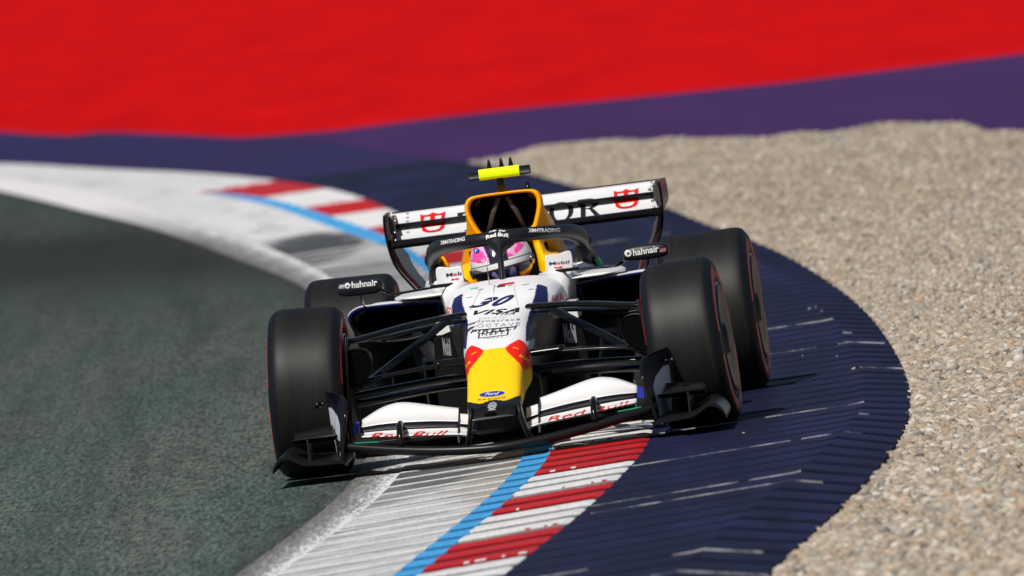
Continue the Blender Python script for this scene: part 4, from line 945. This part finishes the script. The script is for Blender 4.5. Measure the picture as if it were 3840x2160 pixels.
text("HUGO", ((.212, .568), (.278, .562), (.214, .604)), B_nose, M_dred, nose, 0, .02); text("HUGO", ((-.262, .578), (-.216, .573), (-.260, .612)), B_nose, M_dred, nose, 0, .02)
# small pen marks and panel lines by the cockpit
for a, b in (((-.10, .662), (-.075, .664)), ((.03, .664), (.05, .664)), ((.09, .660), (.12, .661)), ((-.145, .638), (-.12, .640)), ((.12, .640), (.14, .640))):
    poly([(0, 0), (1, 0), (1, 1), (0, 1)], (a, b, (a[0], a[1] + .002)), B_nose, M_dgrey, nose, name="panel_mark")
poly([(0, 0), (1, .2), (1, 1), (0, .8)], ((-.01, .668), (.055, .668), (-.01, .676)), B_nose, M_dred, nose, name="panel_mark")
poly([(0, 0), (1, 0), (1, 1), (.1, 1)], ((-.018, .664), (.018, .664), (-.018, .671)), B_nose, M_decal, nose, name="panel_mark")
poly([(0, 0), (1, 0), (1, 1), (0, 1)], ((-.135, .668), (-.10, .669), (-.135, .673)), B_nose, mat("pale_green_mark", (.25, .62, .38), .5), nose, name="panel_mark")
for x0_, x1_ in ((-.085, -.13), (.055, .075)):
    poly([(0, 0), (1, 0), (1, 1), (0, 1)], ((x1_, .59), (x1_ + .0025, .59), (x0_, .668)), B_nose, mat("panel_gap", (.45, .45, .46), .5) if x0_ < 0 else bpy.data.materials["panel_gap"], nose, name="panel_gap", cut=.01)

B_fw = bvh_of([o for o in fw.children if o.name.startswith("lower_flap")])
text("Red Bull", DEC["RBL"], B_fw, M_dred, fw, .18, .0, 1.0, lift=.0022); text("Red Bull", DEC["RBR"], B_fw, M_dred, fw, .18, .0, 1.0, lift=.0022)
B_halo = bvh_of([halo])
def shz(k, dx=0, dz=0): return tuple((p[0] + dx, p[1] + dz) for p in DEC[k])
text("XM4TRADING", shz("XML", 0, -.003), B_halo, M_dwhite, halo, .12, .02, .95); text("XM4TRADING", shz("XMR", 0, -.004), B_halo, M_dwhite, halo, .0, .02, .95)
BH = bvh_of([halo] + [o for o in halo.children])
V_, F_ = glyphs("Red Bull", .05, .03); V_ = fit(V_); V_ = [(u, v - 1.1 * (2 * u - 1) ** 2 * .5) for u, v in V_]
decal(V_, F_, shz("RBH", 0, -.002), BH, M_dwhite, halo)
BL_ = [(0, .2), (.15, .75), (.35, .6), (.6, 1), (.9, .9), (1, .55), (.85, .6), (.8, .2), (.65, .45), (.4, .3), (.3, 0), (.2, .35)]
poly(BL_, shz("BullA", 0, -.007), BH, M_dwhite, halo); poly([(1 - u, v) for u, v in BL_][::-1], shz("BullB", 0, -.007), BH, M_dwhite, halo)
mir = [o for o in car.children if o.name.startswith("mirror")]
for o, k, tx in ((mir[0], "L", 0), (mir[1], "R", 0)):
    b_ = bvh_of([o]); text("hahnair", "ha" + k, b_, M_dwhite, o, 0, .022); V_, F_ = circ(.5, .5, .5, .5, 28), None
    poly(V_, "ha" + k + "c", b_, M_dwhite, o); poly([(.36, .24), (.36, .76), (.80, .5)], "ha" + k + "c", b_, M_decal, o, lift=.0019)
    poly([(0, 0), (1, 0), (1, 1), (0, 1)], "ha" + k + "p", b_, M_dgrey if k == "L" else mat("faded_red", (.30, .10, .12), .5), o)
defl = [o for o in car.children if o.name.startswith("cockpit_deflector")]
M_navt = M_dnavy
for o, k in ((defl[0], "L"), (defl[1], "R")):
    b_ = bvh_of([o]); q = [np.array(p) for p in DEC["Mob" + k]]; r = q[1] - q[0]; t = q[2] - q[0]
    text("M", (q[0], q[0] + r * .33, q[0] + t * .92), b_, M_navt, o, 0, .02, lift=.0014); text("o", (q[0] + r * .36, q[0] + r * .56, q[0] + r * .36 + t * .68), b_, M_dred, o, 0, .03, lift=.0014)
    text("bil", (q[0] + r * .60, q[0] + r * 1.0, q[0] + r * .60 + t * .98), b_, M_navt, o, 0, .01, lift=.0014)
    poly([(0, .55), (.25, .9), (.4, .6), (.7, 1), (.85, .6), (1, .55), (.85, .4), (.7, .35), (.72, .0), (.6, .3), (.3, .3), (.15, 0), (.2, .35)], "peg" + k, b_, M_dred, o, lift=.0014)
van = [o for o in car.children if o.name.startswith("turning_vane")]
for o, k in ((van[0], "MvL"), (van[1], "MvR")): text("Mobil", k, bvh_of([o]), M_dgrey, o, 0, .03)
# rear wing lettering: hand-drawn serif capitals and the red shields, crossing the slot between the elements
B_rw = bvh_of([o for o in rw.children if o.name.startswith(("main_flap", "upper_flap"))]); rk = dict(y0=2.5)
def cell(x0, x1, z0=.829, z1=.911): return ((x0, z0), (x1, z0), (x0, z1))
V_, F_ = ringd(circ(.5, .5, .5, .5, 40), circ(.5, .5, .30, .46, 40)); decal(V_, F_, cell(.104, .213), B_rw, M_decal, rw, y0=2.5)
def caps(parts, c_): 
    for P_ in parts: decal(P_, [tuple(range(len(P_)))], c_, B_rw, M_decal, rw, y0=2.5)
caps([[(.10, .04), (.30, .04), (.30, .96), (.10, .96)], [(0, 0), (.42, 0), (.42, .06), (0, .06)], [(0, .94), (.45, .94), (.45, 1), (0, 1)], [(.42, .48), (.60, .46), (.92, .04), (1.0, .03), (1.0, 0), (.72, 0)]], cell(.234, .346))
V_, F_ = ringd(circ(.42, .73, .40, .27, 30), circ(.36, .73, .22, .215, 30)); decal(V_, F_, cell(.234, .346), B_rw, M_decal, rw, y0=2.5)
caps([[(.40, .04), (.60, .04), (.60, .96), (.40, .96)], [(.25, 0), (.75, 0), (.75, .06), (.25, .06)], [(0, .92), (1, .92), (1, 1), (0, 1)], [(0, .70), (.06, .70), (.14, .92), (0, .92)], [(.94, .70), (1, .70), (1, .92), (.86, .92)], [(0, .6), (.12, .6), (.22, .95), (0, .98)]], cell(-.304, -.184, .84, .920))
caps([[(.10, .25), (.30, .25), (.30, 1), (.10, 1)], [(.75, .25), (.85, .25), (.85, 1), (.75, 1)], [(.10, .25), (.85, .25), (.70, .02), (.30, .02)]], cell(-.165, -.055))
V_, F_ = ringd(circ(.40, .5, .50, .5, 36), circ(.40, .5, .30, .45, 36)); decal(V_, F_, cell(-.035, .075), B_rw, M_decal, rw, y0=2.5)
SH = [(0, 1.0), (.12, .93), (.30, .91), (.42, .96), (.50, 1.02), (.58, .96), (.70, .91), (.88, .93), (1, 1.0), (.985, .6), (.97, .30), (.92, .14), (.80, .05), (.65, .01), (.5, 0), (.35, .01), (.20, .05), (.08, .14), (.03, .30), (.015, .6)]
for c_ in (cell(-.471, -.358, .852, .935), cell(.396, .507, .849, .930)):
    poly(SH, c_, B_rw, M_dred, rw, y0=2.5)
    for Q in ([(.16, .58), (.40, .58), (.40, .80), (.16, .80)], [(.60, .58), (.84, .58), (.84, .80), (.60, .80)], [(.18, .28), (.82, .28), (.74, .15), (.62, .10), (.38, .10), (.26, .15)]): poly(Q, c_, B_rw, M_white, rw, y0=2.5, lift=.0019)
for sx0 in (-.535, .560):
    for q, z_ in enumerate((.945, .928, .912, .882, .866)): poly(circ(.5, .5, .5, .5, 10) if q in (0, 3) else [(0, .2), (1, .2), (1, .8), (0, .8)], ((sx0, z_ - .005), (sx0 + .014, z_ - .005), (sx0, z_ + .005)), B_rw, M_dgrey, rw, y0=2.5)

# ================================================================ DRIVER
drv_root = None
bm = bmesh.new()
G = {"pelvis": ((0, 1.80, .24), .105), "belly": ((0, 1.85, .36), .105), "chest": ((0, 1.84, .49), .115), "neck": ((-.01, 1.79, .60), .055), "head": ((-.022, 1.735, .72), .085)}
for s in (-1, 1):
    t = "L" if s < 0 else "R"
    G.update({"sh" + t: ((s * .125, 1.82, .53), .055), "el" + t: ((s * .145, 1.60, .46), .042), "wr" + t: ((s * .140, 1.43, .560), .028), "pa" + t: ((s * .138, 1.385, .585), .026),
              "hip" + t: ((s * .08, 1.72, .24), .080), "kn" + t: ((s * .085, 1.25, .42), .058), "an" + t: ((s * .075, .86, .34), .038), "to" + t: ((s * .075, .76, .42), .032)})
E_ = [("pelvis", "belly"), ("belly", "chest"), ("chest", "neck"), ("neck", "head")]
for t in "LR": E_ += [("chest", "sh" + t), ("sh" + t, "el" + t), ("el" + t, "wr" + t), ("wr" + t, "pa" + t), ("pelvis", "hip" + t), ("hip" + t, "kn" + t), ("kn" + t, "an" + t), ("an" + t, "to" + t)]
names = list(G); vv = [G[k][0] for k in names]; rd = [G[k][1] for k in names]; ee = [(names.index(a), names.index(b)) for a, b in E_]; roots = [0]
for s in (-1, 1):
    base = np.array((s * .138, 1.385, .585))
    for f in range(5):
        L = (.030, .040, .043, .040, .032)[f]; i0 = len(vv); roots.append(i0)
        if f == 0: pts = [base + (0, .005, .015), base + (-s * .018, -.012, .026), base + (-s * .030, -.022, .018)]
        else:
            z_ = .018 - .0145 * (f - 1); pts = [base + (0, -.005, z_), base + (s * .022, -.026, z_), base + (s * .012, -.050, z_), base + (-s * .010, -.046 - .1 * (L - .04), z_)]
        vv += [tuple(p) for p in pts]; rd += [.0095, .0088, .0082, .0075][:len(pts)]; ee += [(i0 + k, i0 + k + 1) for k in range(len(pts) - 1)]
me = bpy.data.meshes.new("person"); me.from_pydata(vv, ee, []); person = bpy.data.objects.new("person", me); COL.objects.link(person)
md = person.modifiers.new("skin", 'SKIN'); sv = me.skin_vertices[0].data if me.skin_vertices else None
if sv is None:
    bm2 = bmesh.new(); bm2.from_mesh(me); bm2.verts.layers.skin.verify(); bm2.to_mesh(me); bm2.free(); sv = me.skin_vertices[0].data
for i, r in enumerate(rd): sv[i].radius = (r, r); sv[i].use_root = i in roots
person.modifiers.new("sub", 'SUBSURF').levels = 1; me.materials.append(mat("race_suit", (.03, .03, .10), .8))
person.rotation_euler = car.rotation_euler
person["label"] = "driver in the cockpit wearing a pink, white and navy helmet with a dark visor"; person["category"] = "person"

# helmet: shell, visor, trim
HC = Vector((-.022, 1.735, .748)); HR = Matrix.Rotation(R_(-8.2), 3, 'Y')
def hsurf(az, el, k=1.0):
    """az 0 = forwards, positive to the right of the picture"""
    ca, se = math.cos(el), math.sin(el); x = .136 * math.sin(az) * ca; y = -.158 * math.cos(az) * ca; z = .143 * se
    if z < 0: z *= .86; y -= .018 * (1 - abs(az) / 1.2) * min(1, -se * 2) if abs(az) < 1.2 else 0
    f = 1 + .04 * math.cos(2 * az) * 0
    return HC + HR @ (Vector((x, y, z)) * k * f)
NA, NE = 200, 110
V_, C_ = [], []
hrng = np.random.default_rng(5); PX = hrng.uniform(-1, 1, (30, 3)) * (1.6, 1.2, 1)
for i in range(NE + 1):
    el = -math.pi / 2 * .86 + (math.pi / 2 * 1.86) * i / NE
    for j in range(NA):
        az = -math.pi + 2 * math.pi * j / NA; V_.append(tuple(hsurf(az, el)))
        u = math.sin(az) * math.cos(el) * .131; w_ = math.sin(el) * .138
        c_ = (.80, .79, .80)
        t1 = math.sin(az * 7.3 + el * 4) + math.sin(az * 3.1 - el * 9.7 + 1) + .6 * math.sin(az * 17 + el * 13)
        if .15 < abs(az) < 1.6 and w_ > .014 + .030 * max(0, abs(az) - .5) + (.0 if az < 0 else .02 * max(0, abs(az) - .6)): c_ = (.90, .085, .40) if t1 > -.1 else ((.92, .40, .66) if t1 > -2.1 else (.86, .62, .76))
        if az > 1.0 and t1 < .1 and w_ > .0: c_ = (.78, .70, .77)
        if abs(az) > 1.6 and w_ > .02: c_ = (.62, .30, .42) if t1 > .8 else (.80, .76, .80)
        if abs(u + .002) < .040 + .18 * max(0, w_ - .03) and abs(az) < 1.6: c_ = (.012, .016, .045)
        if w_ < -.066 and az > .35: c_ = (.62, .03, .14)
        if w_ < -.055 and -.2 < az < .35: c_ = (.85, .85, .85)
        if w_ < -.075 and az < .0: c_ = (.55, .57, .60)
        C_.append(c_)
F_ = [(i * NA + j, i * NA + (j + 1) % NA, (i + 1) * NA + (j + 1) % NA, (i + 1) * NA + j) for i in range(NE) for j in range(NA)]
hel = mesh("helmet", V_, F_, M_satin, person, True, paint=C_)
def hpatch(az0, az1, w0, w1, k, m, name, na=40, nw=8, par=hel, fn=None):
    V_ = []
    for i in range(nw + 1):
        for j in range(na + 1):
            az = az0 + (az1 - az0) * j / na; a_, b_ = (fn(az) if fn else (w0, w1)); w_ = a_ + (b_ - a_) * i / nw
            V_.append(tuple(hsurf(az, math.asin(max(-1, min(1, w_ / (.138 * (.86 if w_ < 0 else 1))))), k)))
    F_ = [(i * (na + 1) + j, i * (na + 1) + j + 1, (i + 1) * (na + 1) + j + 1, (i + 1) * (na + 1) + j) for i in range(nw) for j in range(na)]
    return mesh(name, V_, F_, m, par, True)
hpatch(-1.45, 1.45, -.078, -.002, 1.012, M_visor, "visor", fn=lambda a: (-.078 + .030 * (abs(a) / 1.45) ** 2, .0))
hpatch(-1.40, 1.42, -.020, .002, 1.020, M_white, "visor_strip", fn=lambda a: (-.019, .003))
hpatch(-1.42, 1.42, .002, .006, 1.022, M_decal, "visor_edge", fn=lambda a: (.003, .006))
M_lav = mat("reflection_lavender", (.22, .18, .42), .6)  # visor reflections painted as lavender patches over the tint
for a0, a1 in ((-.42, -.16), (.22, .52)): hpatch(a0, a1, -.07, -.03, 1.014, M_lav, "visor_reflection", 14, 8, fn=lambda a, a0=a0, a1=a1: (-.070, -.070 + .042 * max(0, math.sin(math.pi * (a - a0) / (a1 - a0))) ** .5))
for s in (-1, 1):
    p = hsurf(s * 1.30, -.16, 1.02); q = hsurf(s * 1.30, -.16, 1.06); tb = tube([tuple(p), tuple(q)], .022, 20); mesh("visor_pivot", tb[0], tb[1], M_metal if s > 0 else M_dgrey, hel, True)
hb = bvh_of([hel]); poly(circ(.5, .5, .5, .5, 24), ((-.132, .800), (-.104, .800), (-.132, .821)), hb, M_dblue, hel)
text("F", ((-.124, .804), (-.112, .804), (-.124, .816)), hb, M_dwhite, hel, 0, 0, lift=.0019)
text("HUGO", ((-.118, .762), (-.096, .756), (-.117, .770)), hb, M_dred, hel)
poly([(0, .2), (.5, 0), (1, .4), (.6, .5), (1, .9), (.4, 1), (.5, .6), (.1, .6)], ((-.052, .775), (-.036, .775), (-.052, .808)), hb, M_dwhite, hel)
